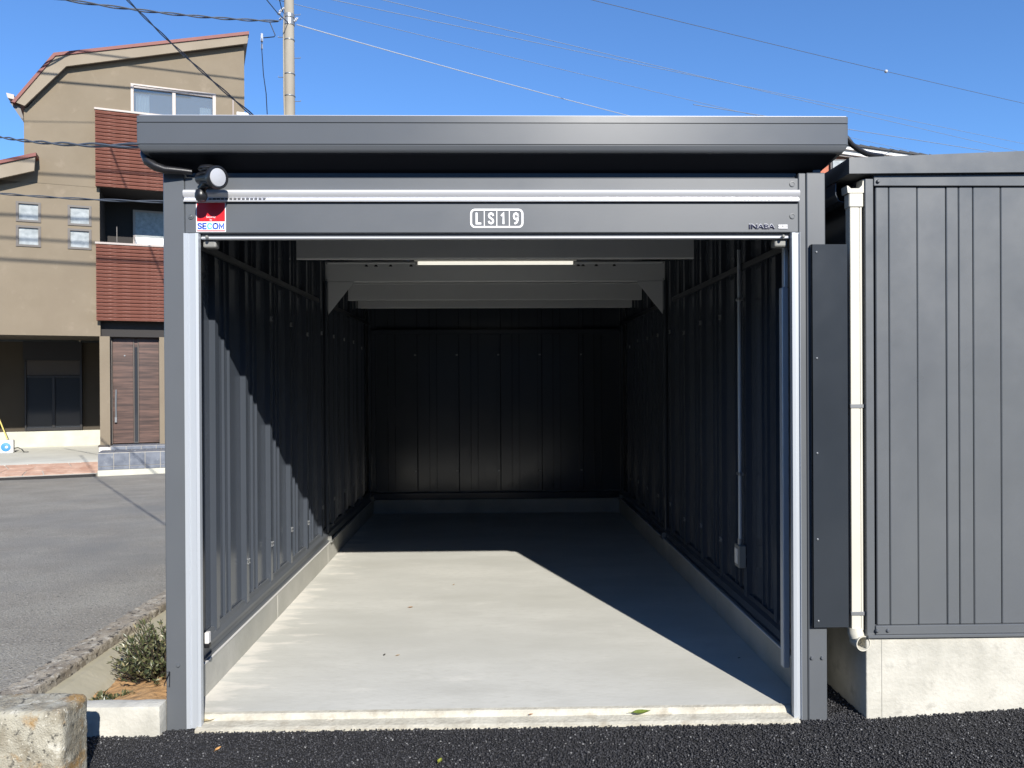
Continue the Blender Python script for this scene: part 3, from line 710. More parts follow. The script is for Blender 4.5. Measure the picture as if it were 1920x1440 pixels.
# ================================================================== HOUSE across the road
H = thing('house', 'three storey beige stucco house with red trimmed roof and red slatted balconies', 'house', HO, TH)
def hbox(name, m, q, bev=0, parent=None): s = MB(); s.box(*q, bev); return s.build(name, m, parent or H)
def wallfront(s, us, zs, holes, v=0., back=.18):
    us = sorted(set(us+[h[0] for h in holes]+[h[1] for h in holes])); zs = sorted(set(zs+[h[2] for h in holes]+[h[3] for h in holes]))
    for a, b in zip(us, us[1:]):
        for c, d in zip(zs, zs[1:]):
            mu, mz = (a+b)/2, (c+d)/2
            if any(h[0] < mu < h[1] and h[2] < mz < h[3] for h in holes): continue
            s.poly([(a, v, c), (b, v, c), (b, v, d), (a, v, d)])
    for h in holes:
        for (p, q) in (((h[0], h[2]), (h[1], h[2])), ((h[1], h[2]), (h[1], h[3])), ((h[1], h[3]), (h[0], h[3])), ((h[0], h[3]), (h[0], h[2]))):
            s.poly([(p[0], v, p[1]), (q[0], v, q[1]), (q[0], v+back, q[1]), (p[0], v+back, p[1])])
uR = 2.28; uB = -.70; uL = -2.07; ULL = -6.5
sm = [(-2.192, -1.802, 4.961, 5.319), (-1.252, -.864, 4.949, 5.317), (-2.194, -1.804, 4.447, 4.821), (-1.254, -.866, 4.447, 4.820)]
upw = (-.035, 1.64, 7.40, 8.055)
s = MB()
wallfront(s, [ULL, uB], [2.575, 5.76], sm, back=.10)
wallfront(s, [uB, -.68], [2.575, 5.76], [])
wallfront(s, [ULL, -2.07], [5.76, 5.765], [])
s.poly([(ULL, 0, 5.765), (-2.07, 0, 5.765), (-2.07, 0, 6.1), (ULL, 0, 4.65)])
wallfront(s, [uL, uR], [5.765, 7.25], [])
wallfront(s, [-1.33, uR], [7.25, 8.15], [upw], back=.10)
s.poly([(uL, 0, 7.25), (-1.33, 0, 7.25), (-1.33, 0, 8.25), (-1.98, 0, 7.35)])
s.poly([(-1.33, 0, 8.15), (uR, 0, 8.15), (uR, 0, 9.27), (-1.33, 0, 8.25)])
s.poly([(uL, 0, 5.765), (uL, 7, 5.765), (uL, 7, 7.3), (uL, 0, 7.3)])
s.poly([(uR, 0, -.3), (uR, 7, -.3), (uR, 7, 9.2), (uR, 0, 9.27)])
s.poly([(ULL, 7, -.3), (uR, 7, -.3), (uR, 7, 9.2), (-1.33, 7, 8.2), (uL, 7, 7.3), (ULL, 7, 4.7)])
# columns either side of the door
s.box(uB, -.505, -.0, .5, .232, 2.574); s.box(.470, uR, 0., .5, .18, 2.574)
s.build('stucco_wall', M['stucco'], H)
# carport recess
s = MB(); s.poly([(ULL, 3.5, .385), (uB+.001, 3.5, .385), (uB+.001, 3.5, 2.6), (ULL, 3.5, 2.6)]); s.poly([(uB+.001, .5, .0), (uB+.001, 3.5, .0), (uB+.001, 3.5, 2.6), (uB+.001, .5, 2.6)])
s.poly([(ULL, .02, 2.578), (uB, .02, 2.578), (uB, 3.5, 2.65), (ULL, 3.5, 2.65)]); s.box(ULL-.1, ULL, 0, 3.5, -.2, 2.6)
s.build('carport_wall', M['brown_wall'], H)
hbox('footing', M['base'], (ULL, uB-.002, 3.42, 3.52, -.2, .384))
# loggia
s = MB(); v = 1.2
s.poly([(-.68, 0, 4.4), (-.68, v, 4.4), (-.68, v, 5.9), (-.68, 0, 5.9)]); s.poly([(-.68, v, 4.4), (uR, v, 4.4), (uR, v, 5.9), (-.68, v, 5.9)]); s.poly([(-.68, 0, 5.78), (uR, 0, 5.78), (uR, v, 5.78), (-.68, v, 5.78)]); s.poly([(-.68, 0, 4.38), (uR, 0, 4.38), (uR, v, 4.38), (-.68, v, 4.38)])
s.box(-.70, uR, .12, .5, 2.575, 2.90)
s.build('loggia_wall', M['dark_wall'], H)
a = HP(252, 396, 1.15); b = HP(330, 470, 1.15)
wd = hbox('window', M['lframe'], (a[0]-.03, a[0]+1.7, 1.13, 1.19, b[1]-.3, a[1]+.03)); hbox('pane', M['frost'], (a[0]+.02, a[0]+1.65, 1.12, 1.129, 4.95, a[1]-.02), 0, wd); hbox('curtain', M['curtain'], (a[0]+.02, a[0]+1.65, 1.122, 1.128, b[1]-.2, 4.945), 0, wd)
# balconies: parapet core, coping and single slats
def balcony(z0, z1, top_slope, nm):
    core = hbox('balcony', M['dark_wall'], (-.735, uR+.3, -.13, -.003, z0+.01, z1-.01))
    s = MB(); s.box(-.755, uR+.32, -.185, 0.0, z1, z1+.045, .004); s.build('coping', M['lframe'], core)
    n = 21; h = (z1-z0)/n
    pr = [(0, 0), (-.034, .006), (-.040, h*.55), (-.030, h*.86), (0, h*.93)]
    s = MB(); s.prism([(-.74, y, z) for y, z in pr], (uR+.3+.74, 0, 0)); o = s.build('slat', M['siding'], core, loc=(0, -.131, z0))
    for i in range(1, n): like(o, core, (0, -.131+random.uniform(-.003, .003), z0+i*h))
balcony(5.757, 7.385, 0, 'a'); balcony(2.90, 4.53, 0, 'b')
hbox('loggia_post', M['frame'], (-.36, -.345, .0, .015, 4.55, 4.95)); 
# upper window
W = hbox('window', M['lframe'], (upw[0]-.03, upw[1]+.03, -.02, .0, upw[3], upw[3]+.035))
for q in ((upw[0]-.03, upw[0]+.03, -.02, .04, upw[2], upw[3]), (upw[1]-.04, upw[1]+.03, -.02, .04, upw[2], upw[3]), (.765, .835, -.015, .05, upw[2], upw[3]-.06), (upw[0]+.031, upw[1]-.041, -.01, .03, upw[2], upw[2]+.05), (upw[0]+.031, upw[1]-.041, .0, .05, upw[3]-.05, upw[3])):
    hbox('frame', M['lframe'], q, .003, W)
for q in ((upw[0]+.031, .764, .035, .04, upw[2]+.05, upw[3]-.05), (.836, upw[1]-.041, .045, .05, upw[2]+.05, upw[3]-.05)): hbox('pane', M['glass'], q, 0, W)
def curtain(u0, u1, v, z0, z1, par, amp=.02, waves=5):
    s = MB(); n = 40; top = []; bot = []
    for i in range(n+1):
        t = i/n; u = u0+(u1-u0)*t; y = v+amp*math.sin(t*waves*2*math.pi)
        top.append(s.bm.verts.new((u, y, z1-.02*abs(math.sin(t*waves*math.pi))))); bot.append(s.bm.verts.new((u, y, z0)))
    for i in range(n): s.bm.faces.new((top[i], top[i+1], bot[i+1], bot[i]))
    s.build('curtain', M['curtain'], par)
curtain(.03, .30, .13, 7.2, 7.93, W); curtain(1.33, 1.57, .13, 7.2, 7.80, W)
s = MB(); s.poly([(-.3, .9, 7.2), (1.9, .9, 7.2), (1.9, .9, 8.2), (-.3, .9, 8.2)]); s.poly([(-.3, .1, 8.2), (1.9, .1, 8.2), (1.9, .9, 8.2), (-.3, .9, 8.2)]); s.poly([(-.3, .1, 7.2), (-.3, .9, 7.2), (-.3, .9, 8.2), (-.3, .1, 8.2)]); s.poly([(1.9, .1, 7.2), (1.9, .9, 7.2), (1.9, .9, 8.2), (1.9, .1, 8.2)]); s.poly([(-.3, .1, 7.2), (1.9, .1, 7.2), (1.9, .9, 7.2), (-.3, .9, 7.2)])
s.build('room_interior', M['frame'], H)
for (a, b, c, d) in sm:
    w_ = None
    for q in ((a-.03, b+.03, -.02, .01, c-.03, c+.012), (a-.03, b+.03, -.02, .01, d-.012, d+.03), (a-.03, a+.018, -.0185, .01, c+.0121, d-.0121), (b-.018, b+.03, -.0185, .01, c+.0121, d-.0121)):
        if w_ is None: w_ = hbox('window', M['frame'], q)
        else: hbox('frame', M['frame'], q, 0, w_)
    hbox('pane', M['frost'], (a+.018, b-.018, .02, .03, c+.012, d-.012), 0, w_)
# carport window with roller shutter box and slats
Wc = hbox('window', M['dframe'], (-2.72, -1.45, 3.38, 3.49, 2.15, 2.61))
u0, u1 = -2.66, -1.50
for q in ((u0-.04, u0, 3.40, 3.49, .40, 2.149), (u1, u1+.05, 3.40, 3.49, .40, 2.149), (u0, u1, 3.40, 3.49, .40, .47), (-2.11, -2.05, 3.41, 3.49, .47, 1.72), (u0, u1, 3.40, 3.49, 1.72, 1.76)): hbox('frame', M['dframe'], q, .004, Wc)
for i in range(18): hbox('shutter_slat', M['frame'], (u0, u1, 3.425-.0, 3.45, 1.765+i*.0212, 1.765+i*.0212+.017), .003, Wc)
hbox('pane', M['dglass'], (u0, -2.11, 3.46, 3.47, .47, 1.72), 0, Wc); hbox('pane', M['dglass'], (-2.05, u1, 3.45, 3.46, .47, 1.72), 0, Wc)
# entrance door
Dr = hbox('door', M['wood'], (-.478, .445, .32, .36, .235, 2.565))
for q in ((-.52, -.48, .26, .36, .232, 2.62), (.447, .485, .26, .36, .232, 2.62)): hbox('frame', M['frame'], q, .003, Dr)
hbox('frame', M['frame'], (-.479, .446, .26, .36, 2.567, 2.66), .003, Dr)
for (a, b) in ((-.475, -.075), (.045, .442)): hbox('door_panel', M['wood'], (a, b, .295, .319, .24, 2.56), .003, Dr)
hbox('glass_strip', M['dglass'], (-.045, .015, .300, .318, .24, 2.36), 0, Dr)
for (a, b) in ((-.070, -.050), (.020, .040)): hbox('strip_moulding', M['frame'], (a, b, .288, .319, .24, 2.56), .003, Dr)
s = MB(); s.tube([(-.415, .255, .80), (-.418, .25, 1.1), (-.412, .255, 1.42)], .018, 8); s.box(-.43, -.40, .255, .295, 1.38, 1.42, .004); s.box(-.44, -.395, .235, .295, .70, .82, .006); s.build('handle', M['zinc'], Dr)
s = MB(); s.lathe([(.018, 0), (.016, .012)], 10, Matrix.Translation((-.24, .294, 2.17)) @ Matrix.Rotation(rad(90), 4, 'X')); s.build('peephole', M['zinc'], Dr)
# steps: single tiles
hbox('column_plinth', M['bwhite'], (uB-.02, -.50, -.03, .2, .02, .19)); hbox('column_base_trim', M['frame'], (uB-.04, -.49, -.04, .2, .192, .228), .004)
cor = hbox('entrance_step', M['grout'], (-.655, 1.2, -.88, .5, -.3, .13)); hbox('upper_step', M['grout'], (-.48, 1.0, -.28, .5, .131, .215), 0, cor)
tw = .292
for i in range(6):
    a = -.655+i*tw
    hbox('step_tile', M['tile'], (a+.005, a+tw-.005, -.892, -.881, -.14, .118), .002, cor)
    hbox('step_tile', M['tile'], (a+.005, a+tw-.005, -.892, -.881, -.215, -.15), .002, cor)
    for j in range(2): hbox('step_tile', M['tile'], (a+.005, a+tw-.005, -.88+j*.3, -.59+j*.3, .131, .139), .002, cor)
for i in range(5):
    a = -.47+i*tw; hbox('step_tile', M['tile'], (a+.005, a+tw-.005, -.292, -.281, .145, .208), .002, cor)
    hbox('step_tile', M['tile'], (a+.005, a+tw-.005, -.28, .25, .2155, .222), .002, cor)
hbox('footing_strip', M['base'], (-.66, 1.2, -.93, -.881, -.4, -.225), .01)
# roof
def HPl(pts, v): return [HP(x, y, v) for x, y in pts]
O_ = HPl([(25, 190), (102, 103), (465, 62)], -.16); I_ = HPl([(46, 198), (124, 124), (464, 81)], -.16)
roof = None
s = MB(); s.prism([(u, -.16, z) for u, z in O_]+[(u, -.16, z) for u, z in I_[::-1]], (0, .05, 0)); s.build('bargeboard', M['barge'], H)
s = MB(); up = [(O_[0][0]-.03, O_[0][1]-.02), (O_[1][0]-.01, O_[1][1]+.035), (O_[2][0]+.02, O_[2][1]+.035)]; dn = [(O_[0][0]+.03, O_[0][1]-.03), (O_[1][0]+.02, O_[1][1]-.022), (O_[2][0]+.02, O_[2][1]-.035)]
s.prism([(u, -.19, z) for u, z in up]+[(u, -.19, z) for u, z in dn[::-1]], (0, 7.6, 0)); s.build('roof', M['redroof'], H)
s = MB(); mid = [(u, z) for u, z in dn]; s.prism([(u, -.108, z-.002) for u, z in mid]+[(I_[2][0], -.108, I_[2][1]+.02), (I_[1][0], -.108, I_[1][1]+.02), (I_[0][0], -.108, I_[0][1]+.02)], (0, 7.4, 0)); s.build('soffit', M['frame'], H)
g_ = HP(22, 184, -.1); s = MB(); s.prism([(g_[0]-.06, -.16, g_[1]-.02), (g_[0]+.06, -.16, g_[1]-.04), (g_[0]+.05, -.16, g_[1]+.06), (g_[0]-.09, -.16, g_[1]+.08)], (0, 7.4, 0)); s.build('roof_gutter', M['lframe'], H)
e_ = HP(46, 230, 0); s = MB(); s.prism([(g_[0]-.05, -.05, g_[1]-.06), (g_[0]+.12, -.05, g_[1]-.09), (uL, -.05, e_[1]+.1), (uL, -.05, e_[1])], (0, .06, 0)); s.build('eave_bracket', M['frame'], H)
# lower wing roof
A_ = HPl([(66, 291), (0, 305)], -.30); B_ = HPl([(64, 320), (0, 334)], -.30)
sl_ = (A_[0][1]-A_[1][1])/(A_[0][0]-A_[1][0]); far = ULL-.3
s = MB(); s.prism([(A_[0][0], -.30, A_[0][1]), (B_[0][0], -.30, B_[0][1]), (far, -.30, B_[0][1]+sl_*(far-B_[0][0])), (far, -.30, A_[0][1]+sl_*(far-A_[0][0]))], (0, .06, 0)); s.build('bargeboard', M['barge'], H)
s = MB(); s.prism([(A_[0][0]+.02, -.34, A_[0][1]+.05), (A_[0][0]+.02, -.34, A_[0][1]-.02), (far, -.34, A_[0][1]-.02+sl_*(far-A_[0][0])), (far, -.34, A_[0][1]+.05+sl_*(far-A_[0][0]))], (0, .33, 0)); s.build('roof', M['redroof'], H)
s = MB(); s.prism([(A_[0][0]-.28, .01, A_[0][1]-.05), (A_[0][0]-.28, .01, A_[0][1]-.15), (far, .01, A_[0][1]-.15+sl_*(far-A_[0][0])), (far, .01, A_[0][1]-.05+sl_*(far-A_[0][0]))], (0, 6.9, 0)); s.build('roof', M['redroof'], H)
# small pipe by the window
q = HP(437, 185, -.03); s = MB(); s.tube([(q[0], -.03, q[1]), (q[0], -.03, 7.2)], .022, 8); s.build('wall_pipe', M['lframe'], H)
hbox('vent_hood', M['bwhite'], (2.10, 2.36, -.22, -.02, 7.60, 7.68), .01); hbox('vent_body', M['frame'], (2.13, 2.33, -.18, -.02, 7.3, 7.598), .01)
# driveway, crazy paving, drain channel
s = MB(); s.prism([(ULL, 3.41, -.005), (ULL, .0, -.075), (ULL, -.18, -.10), (ULL, -.18, -.5), (ULL, 3.41, -.5)], (uB-.0-ULL, 0, 0))
o = s.build('driveway', M['drive']); struct(o); o.location = HO; o.rotation_euler = (0, 0, TH)
s = MB(); s.prism([(ULL, -.185, -.112), (ULL, -.86, -.275), (ULL, -.86, -.5), (ULL, -.185, -.5)], (uB+.02-ULL, 0, 0))
pv = s.build('paving', M['grout']); struct(pv); pv.location = HO; pv.rotation_euler = (0, 0, TH)
rs = random.Random(3); cols = 13; rows = 3; gp = {}
for i in range(cols+1):
    for j in range(rows+1):
        gp[i, j] = (-5.3+i*.36+(rs.uniform(-.10, .10) if 0 < i < cols else 0)+(j % 2)*.14*(0 < i < cols), -.19-j*.22+(rs.uniform(-.06, .06) if 0 < j < rows else 0))
for i in range(cols):
    for j in range(rows):
        q = [gp[i, j], gp[i+1, j], gp[i+1, j+1], gp[i, j+1]]; cxm = sum(a for a, b in q)/4; cym = sum(b for a, b in q)/4
        pts = [(cxm+(a-cxm)*.93, cym+(b-cym)*.90) for a, b in q]
        s = MB(); s.prism([(a, b, -.112+(b+.185)*(.163/.675)+.001) for a, b in pts], (0, 0, .010+rs.uniform(0, .005))); s.build('flagstone', M['flag'], pv)
dc = MB(); dc.box(ULL, uB+.01, -1.0, -.865, -.5, -.285, .004); o = dc.build('drain_channel', M['tile']); o.location = HO; o.rotation_euler = (0, 0, TH); o.data.materials[0] = M['dframe']
tag(o, 'dark drain channel along the foot of the pink crazy paving', 'drain')

# hose reel and stick on the driveway
hp = HW(12, 838, 2.2)
HR = thing('hose_reel', 'white boxed reel with blue disc on the driveway of the beige house', 'hose reel', (hp.x, hp.y, -.03), TH)
s = MB(); s.box(-.15, .15, -.06, .10, .0, .30, .02, 2); s.build('case', M['bwhite'], HR)
s = MB(); s.lathe([(.100, 0), (.100, .012), (.05, .02)], 24, Matrix.Translation((0, -.061, .14)) @ Matrix.Rotation(rad(90), 4, 'X')); s.build('reel_disc', M['blue'], HR)
s = MB(); s.lathe([(.03, 0), (.03, .012)], 12, Matrix.Translation((.02, -.082, .14)) @ Matrix.Rotation(rad(90), 4, 'X')); s.build('hub', M['bwhite'], HR)
s = MB(); s.tube([(.15, -.02, .10), (.24, -.05, .12), (.32, -.06, .07), (.36, -.05, .01), (.45, -.05, .01)], .012, 8); s.build('cord', M['wire'], HR)
s = MB(); a = HW(14, 824, 2.6); b = HW(-8, 770, 3.2); o = s.tube([a, b], .014, 8).build('broom_stick', M['yellow']); tag(o, 'thin yellow stick leaning behind the white hose reel', 'stick')

# ================================================================== UTILITY POLE and wires
PX = (-5.36-5.075)/2
pole = thing('utility_pole', 'round concrete utility pole with metal bands rising behind the garage', 'utility pole', (PX, 20, -1))
s = MB(); s.tube([(0, 0, 0), (0, 0, 6), (0, 0, 14.5)], [.172, .150, .112], 24); s.build('shaft', M['pole'], pole, smooth=True)
def pz(py): return onY(542, py, 20).z+1
for py, h in ((31, .10), (40, .12), (45, .10), (76, .03), (140, .03), (181, .03)):
    r_ = .150+.004-(pz(py)-6)*.00447
    s = MB(); s.lathe([(r_+.004, -h/2), (r_+.012, -h/2+.01), (r_+.012, h/2-.01), (r_+.004, h/2)], 24, Matrix.Translation((0, 0, pz(py)))); s.build('band', M['zinc'], pole, smooth=True)
for py, sd in ((28, 1), (109, 1), (190, 1), (145, -1), (70, -1)):
    s = MB(); x = .12*sd; s.tube([(x, 0, pz(py)), (x+.16*sd, 0, pz(py)), (x+.165*sd, 0, pz(py)+.03)], .009, 6); s.build('step_bolt', M['zinc'], pole)
for py, x in ((18, -.13), (22, -.20), (27, -.24), (37, -.20), (40, .17), (37, .20)):
    s = MB(); s.lathe([(.012, -.05), (.035, -.03), (.022, -.01), (.038, .01), (.02, .03), (.012, .05)], 12, Matrix.Translation((x, -.05, pz(py))) @ Matrix.Rotation(rad(60), 4, 'Y')); s.build('insulator', M['lens'], pole, smooth=True)
s = MB(); s.tube([(-.02, -.165, pz(215)-3), (-.118, -.10, pz(180)), (-.118, -.10, pz(60)), (-.10, -.08, pz(30))], .018, 8); s.build('riser_cable', M['pole'], pole)

def cat(a, b, sag, n=24):
    a, b = Vector(a), Vector(b); return [a.lerp(b, i/n)-Vector((0, 0, sag*4*(i/n)*(1-i/n))) for i in range(n+1)]
def wire(name, label, pts, r, m='wire', twist=0, group='overhead wires'):
    if twist:
        root = thing(name, label, 'wire', pts[0], 0, group)
        for k in (0, 1):
            q = []
            seg = (pts[-1]-pts[0]).normalized(); a = seg.cross(Vector((0, 0, 1))).normalized(); c = seg.cross(a); N = 160
            for i in range(N+1):
                t = i/N*(len(pts)-1); j = min(int(t), len(pts)-2); p = pts[j].lerp(pts[j+1], t-j)
                ph = i/N*twist*2*math.pi+k*math.pi; q.append(p+(a*math.cos(ph)+c*math.sin(ph))*r*1.3-pts[0])
            MB().tube(q, r, 5).build('strand', M[m], root)
        return root
    o = MB().tube(pts, r, 6).build(name, M[m]); return tag(o, label, 'wire', group)
G1 = 'overhead wires crossing the sky'
# thin sky lines: (left px, depth) -> (right px, depth)
for (p0, d0, p1, d1, r_, m_, lb) in (
    ((585, 0), 22, (1450, 212), 34, .009, 'swire', 'thin wire from near the pole top to the middle right of the garage roof'),
    ((690, -2), 22, (1930, 262), 44, .010, 'swire', 'thin wire, upper of the pair running down to the right edge of the shed'),
    ((775, -2), 22, (1930, 278), 40, .010, 'swire', 'thin wire, lower of the pair crossing the sky to the far right'),
    ((1180, -2), 18, (1930, 180), 26, .007, 'gwire', 'dark wire in the upper right sky carrying a small white ball'),
    ((556, 46), 20, (1215, 212), 30, .014, 'lwire', 'pale bright wire running from the pole band down behind the garage roof')):
    a, b = onY(*p0, d0), onY(*p1, d1); ext = a+(a-b)*.0
    pts = cat(a+(a-b)*(.9 if p0[1] < 0 or p0[0] == 585 else 0), b+(b-a)*1.4, .30)
    # keep the visible ends where they are: sag is small
    wire('overhead_wire', lb, pts, r_, m_)
_a, _b = onY(1180, -2, 18), onY(1930, 180, 26); _w = cat(_a+(_a-_b)*.9, _b+(_b-_a)*1.4, .30)
def _px(p): d = p-CAM; return 960+F*d.dot(CR)/d.dot(_f)
c = min((_w[i].lerp(_w[i+1], k/20) for i in range(len(_w)-1) for k in range(20)), key=lambda p: abs(_px(p)-1661))
s = MB(); bmesh.ops.create_uvsphere(s.bm, u_segments=16, v_segments=10, radius=.05, matrix=Matrix.Translation(c)); tag(s.build('wire_marker', M['lens'], smooth=True), 'small white ball clipped on the dark wire in the upper right sky', 'wire marker')
wire('overhead_wire', 'shadowed wire low above the shed, beside the garage roof end', cat(onY(1300, 196, 17), onY(2610, 396, 60), .1), .009, 'swire')
# thick black service cable falling across the house roof
a = onY(236, -14, 12.); b = onY(478, 218, 9.6)
sc_ = wire('service_cable', 'thick black twisted service cable dropping from top left behind the garage roof', cat(a+(a-b)*.5, b+(b-a)*.05, .10), .0085, 'wire', 5)
# grey cable from the left to the pole
a = onY(170, -2, 16); b = onY(522, 40, 19.9)
wire('overhead_wire', 'grey wrapped cable coming from the top left to the pole insulators', cat(a+(a-b)*.4, b, .12), .016, 'gwire', 5)
wire('overhead_wire', 'short slack wire hanging from the cable left of the pole', [onY(506, 42, 19.6), onY(516, 66, 19.6), onY(514, 69, 19.6), onY(494, 71, 19.6)], .012, 'wire')
wire('overhead_wire', 'thin drop wire falling left of the pole with a small insulator on top', [onY(491, 66, 19.6), onY(491, 95, 19.2), onY(494, 140, 18.6), onY(499, 175, 18), onY(501, 214, 17.4)], .010, 'wire')
s = MB(); s.tube([onY(491, 64, 19.6), onY(491, 78, 19.5)], .03, 8); s.tube([onY(491, 83, 19.5), onY(491, 92, 19.4)], .022, 8); tag(s.build('insulator', M['lens']), 'pale ceramic insulator at the top of the thin drop wire', 'insulator')
wire('overhead_wire', 'dark wire slanting down to the left side of the pole top', [onY(497, -4, 18), onY(520, 24, 19), onY(541, 43, 19.9)], .012, 'wire')
wire('overhead_wire', 'short dark wire meeting the pole from straight above', [onY(523, -4, 19.4), onY(528, 16, 19.7), onY(531, 24, 19.9)], .012, 'wire')
# service wires passing in front of the house towards the garage
a = onY(-60, 240, 10); b = Vector((-1.53, D+.02, 2.615))
wire('overhead_wire', 'twisted silver grey service wire ending at the left end of the garage gutter', cat(a, b, .06), .0065, 'gwire', 5)
a = onY(-60, 357, 12); b = onY(330, 379, 9)
wire('overhead_wire', 'loosely twisted pair of wires passing low behind the left garage post', cat(a, b, .03), .008, 'gwire', 3)
# power lines over the road: above the frame, their shadows fall across the house front
for (p0, p1, t, r_, lb) in (((102, 106), (458, 149), 4.5, .017, 'highest power line over the road out of the frame'), ((55, 149), (458, 184), 4.5, .022, 'second power line over the road above the frame'),
                        ((0, 321), (178, 332), 7., .020, 'third power line over the road above the frame'), ((0, 402), (187, 411), 7.4, .024, 'fourth power line over the road above the frame'),
                        ((0, 445), (180, 456), 8.0, .021, 'fifth power line over the road above the frame'), ((0, 486), (180, 496), 8.3, .026, 'lowest power line over the road above the frame')):
    sd = Vector((-.348, 1, -.636)); a = HW(*p0)-sd*t; b = HW(*p1)-sd*t; d_ = (b-a)
    wire('power_line', lb, [a-d_*3, a, b, b+d_*1.2], r_, 'wire', group='power lines above the road')

# ================================================================== building far right
BX = onY(1540, 290, 22).x
B2 = thing('brick_house', 'distant orange walled house with black tiled roof behind the shed', 'house', (BX, 22, -1))
zt = [onY(1560, 262, 22), onY(1716, 292, 22)]
def lz(p): return p.z+1
x0 = onY(1500, 300, 22).x-BX; x1 = onY(1760, 300, 22).x-BX
zt0, zt1 = lz(onY(1560, 269, 22)), lz(onY(1716, 291, 22)); k_ = (zt1-zt0)/(onY(1716, 291, 22).x-onY(1560, 269, 22).x)
def zline(x): return zt0+k_*(x-(onY(1560, 269, 22).x-BX))
s = MB(); s.prism([(x0, .3, 0), (x1, .3, 0), (x1, .3, zline(x1)-.1), (x0, .3, zline(x0)-.1)], (0, 7, 0)); s.build('wall', M['brick'], B2)
for i, (o1, o2, m_, vv) in enumerate(((.0, -.10, 'bwhite', 0.), (-.105, -.22, 'bwhite', .08), (-.225, -.27, 'lframe', .14))):
    s = MB(); s.prism([(x0, vv, zline(x0)+o1), (x1, vv, zline(x1)+o1), (x1, vv, zline(x1)+o2), (x0, vv, zline(x0)+o2)], (0, .3, 0)); s.build('bargeboard', M[m_], B2)
for i in range(14):
    a = x0+(x1-x0)*i/14; b = x0+(x1-x0)*(i+1)/14
    s = MB(); s.prism([(a, -.05, zline(a)+.004), (b, -.05, zline(b)+.004), (b, -.05, zline(b)+.05), (a, -.05, zline(a)+.075)], (0, 7.4, 0)); s.build('roof_tile', M['rooftile'], B2)
a = onY(1558, 298, 22.2); b = onY(1580, 322, 22.2)
s = MB(); s.box(a.x-BX, b.x-BX+.3, .22, .32, b.z+1-.3, a.z+1); wq = s.build('window', M['dframe'], B2)
s = MB(); s.box(a.x-BX+.05, b.x-BX+.25, .19, .218, b.z+1-.25, a.z+1-.05); s.build('pane', M['frost'], wq)

# ================================================================== shrub
def leafmesh(s, p, d, n_, L, W):
    t = d.cross(n_).normalized(); n_ = t.cross(d).normalized()
    a = s.bm.verts.new(p); b = s.bm.verts.new(p+d*L*.5+t*W*.5+n_*W*.12); c = s.bm.verts.new(p+d*L+n_*(-W*.2)); e = s.bm.verts.new(p+d*L*.5-t*W*.5+n_*W*.12); mid = s.bm.verts.new(p+d*L*.5-n_*W*.05)
    s.bm.faces.new((a, b, mid)); s.bm.faces.new((b, c, mid)); s.bm.faces.new((c, e, mid)); s.bm.faces.new((e, a, mid))
def shrub(loc, R_, Hh, n, seed, label, flat=1.):
    rs = random.Random(seed); root = thing('shrub', label, 'shrub', loc)
    fo = MB(); br = MB()
    for i in range(n):
        th = rs.uniform(0, 2*math.pi); rr = R_*math.sqrt(rs.uniform(.05, 1)); hh = Hh*(1-.55*(rr/R_)**2)*rs.uniform(.45, 1.15)
        tip = Vector((min(rr*math.cos(th), -1.515-loc[0]), rr*math.sin(th)*flat, hh)); b0 = Vector((rs.uniform(-.03, .03), rs.uniform(-.03, .03), 0))
        mid = b0.lerp(tip, .5)+Vector((rs.uniform(-.03, .03), rs.uniform(-.03, .03), -.02)); br.tube([b0, mid, tip], [.0042, .003, .0014], 5)
        up = (tip-mid).normalized()
        for k in range(rs.randint(11, 17)):
            t = k/14; p = mid.lerp(tip, min(1.0, .15+t*.9)); p.x = min(p.x, -1.512-loc[0]); dirn = (up*rs.uniform(.3, 1.)+Vector((rs.gauss(0, .6), rs.gauss(0, .6), rs.uniform(0, .6)))).normalized()
            leafmesh(fo, p, dirn, Vector((rs.gauss(0, .5), rs.gauss(0, .5), 1)).normalized(), rs.uniform(.018, .036), rs.uniform(.007, .013))
    f = fo.build('foliage', M['leaf'], root); br.build('branch', M['branch'], root); f['kind'] = 'stuff'
shrub((-1.66, 3.90, .085), .25, .27, 290, 4, 'low green shrub with small leaves beside the left garage post')
shrub((-1.60, 4.45, .10), .19, .42, 130, 9, 'taller sparse shrub further back between kerb and garage wall')
shrub((-1.765, 3.62, .07), .10, .05, 16, 12, 'tiny creeping sprig on the ochre soil by the short kerb', .5)

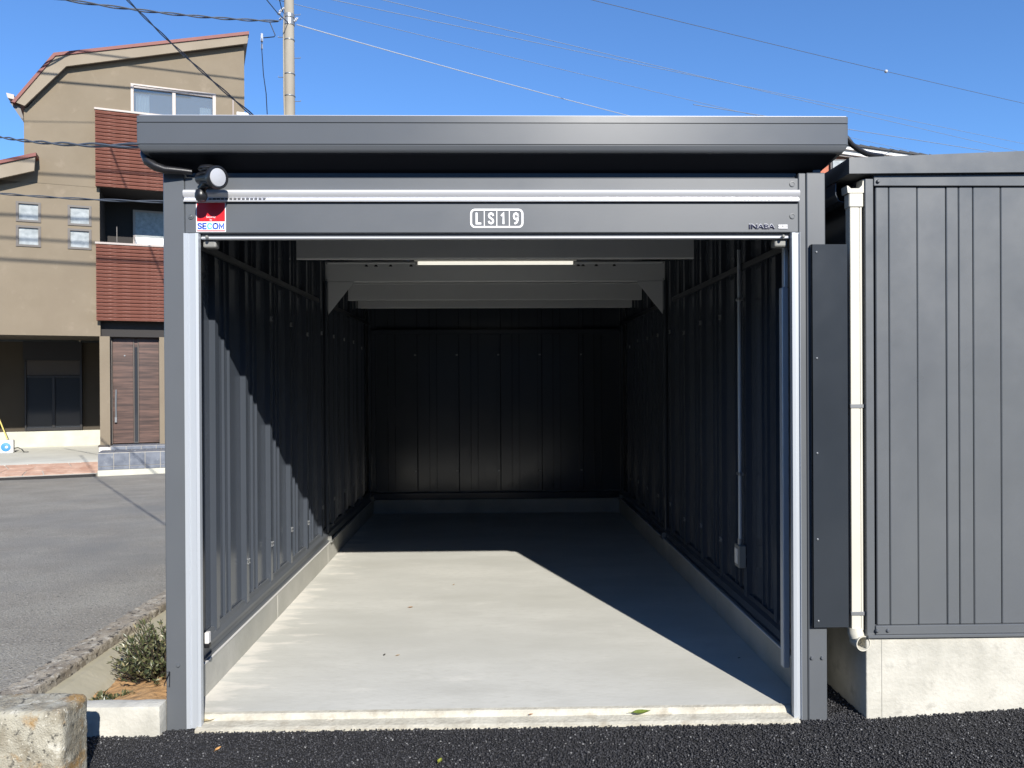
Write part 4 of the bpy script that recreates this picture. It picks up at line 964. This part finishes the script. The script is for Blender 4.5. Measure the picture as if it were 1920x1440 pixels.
# fallen leaves
def fallen(px, py, z, L, col, ang, label, curl=.3):
    mname = 'fallen_leaf_%d' % (len(bpy.data.materials)); mm = mat('dry_leaf', col, .6, 0, tuple(c*.6 for c in col), 60, 4)
    s = MB(); n = 8; rows = []
    for i in range(n+1):
        t = i/n; w_ = L*.24*math.sin(math.pi*t**.8)+L*.01; z_ = L*curl*.25*(1-math.cos((t-.4)*2.5))
        rows.append([s.bm.verts.new((L*(t-.5), k*w_, z_+abs(k)*w_*curl*.8)) for k in (-1, -.5, 0, .5, 1)])
    for a, b in zip(rows, rows[1:]):
        for k in range(4): s.bm.faces.new((a[k], a[k+1], b[k+1], b[k]))
    s.tube([(-L*.5, 0, L*curl*.12), (-L*.72, L*.03, L*.05)], L*.014, 5)
    p = onZ(px, py, z); o = s.build('fallen_leaf', mm, smooth=True, loc=(p.x, p.y, z+.003)); o.rotation_euler = (0, 0, rad(ang)); tag(o, label, 'leaf', 'fallen leaves')
fallen(1203, 1337, .030, .085, (.20, .27, .045), 8, 'green leaf lying on the pale garage sill right of centre')
fallen(396, 1350, .02, .075, (.62, .50, .28), 35, 'large tan leaf on the sill against the left guide rail')
fallen(409, 1406, .006, .035, (.62, .33, .12), 70, 'small orange leaf on the black asphalt at lower left', .6)
fallen(770, 1140, .04, .034, (.36, .20, .09), 10, 'small brown leaf in the sunlit middle of the garage floor', .7)
fallen(851, 1097, .04, .024, (.40, .30, .18), 60, 'tiny pale leaf farthest back on the sunlit garage floor', .7)
fallen(721, 1229, .04, .024, (.06, .05, .04), 80, 'tiny dark leaf scrap, left one of a pair on the floor', .8)
fallen(746, 1230, .04, .026, (.34, .24, .14), 30, 'tiny brown leaf scrap, right one of a pair on the floor', .6)
fallen(996, 1341, .03, .022, (.40, .20, .08), 0, 'tiny orange leaf scrap at the middle of the sill', .6)
fallen(1386, 1235, .04, .018, (.02, .02, .02), 20, 'tiny black scrap in the shaded right part of the floor', .8)
fallen(1780, 1334, .015, .055, (.50, .36, .25), 5, 'flat tan leaf at the foot of the shed concrete base', .2)
fallen(1868, 1331, .02, .045, (.42, .26, .17), 40, 'curled brown leaf rightmost at the foot of the shed base', .7)
fallen(825, 1428, .006, .038, (.30, .32, .05), 75, 'small yellow green leaf on the black asphalt below the sill centre', .5)
s = MB(); s.tube([(PL0-.004, -.014, .200), (PL0+.022, -.014, .262), (PL0-.006, -.014, .262)], .0022, 6); s.tube([(PL0-.004, -.014, .200), (PL0+.020, -.014, .196), (PL0+.022, -.014, .262)], .0016, 6); s.build('wire_clip', M['black'], G)
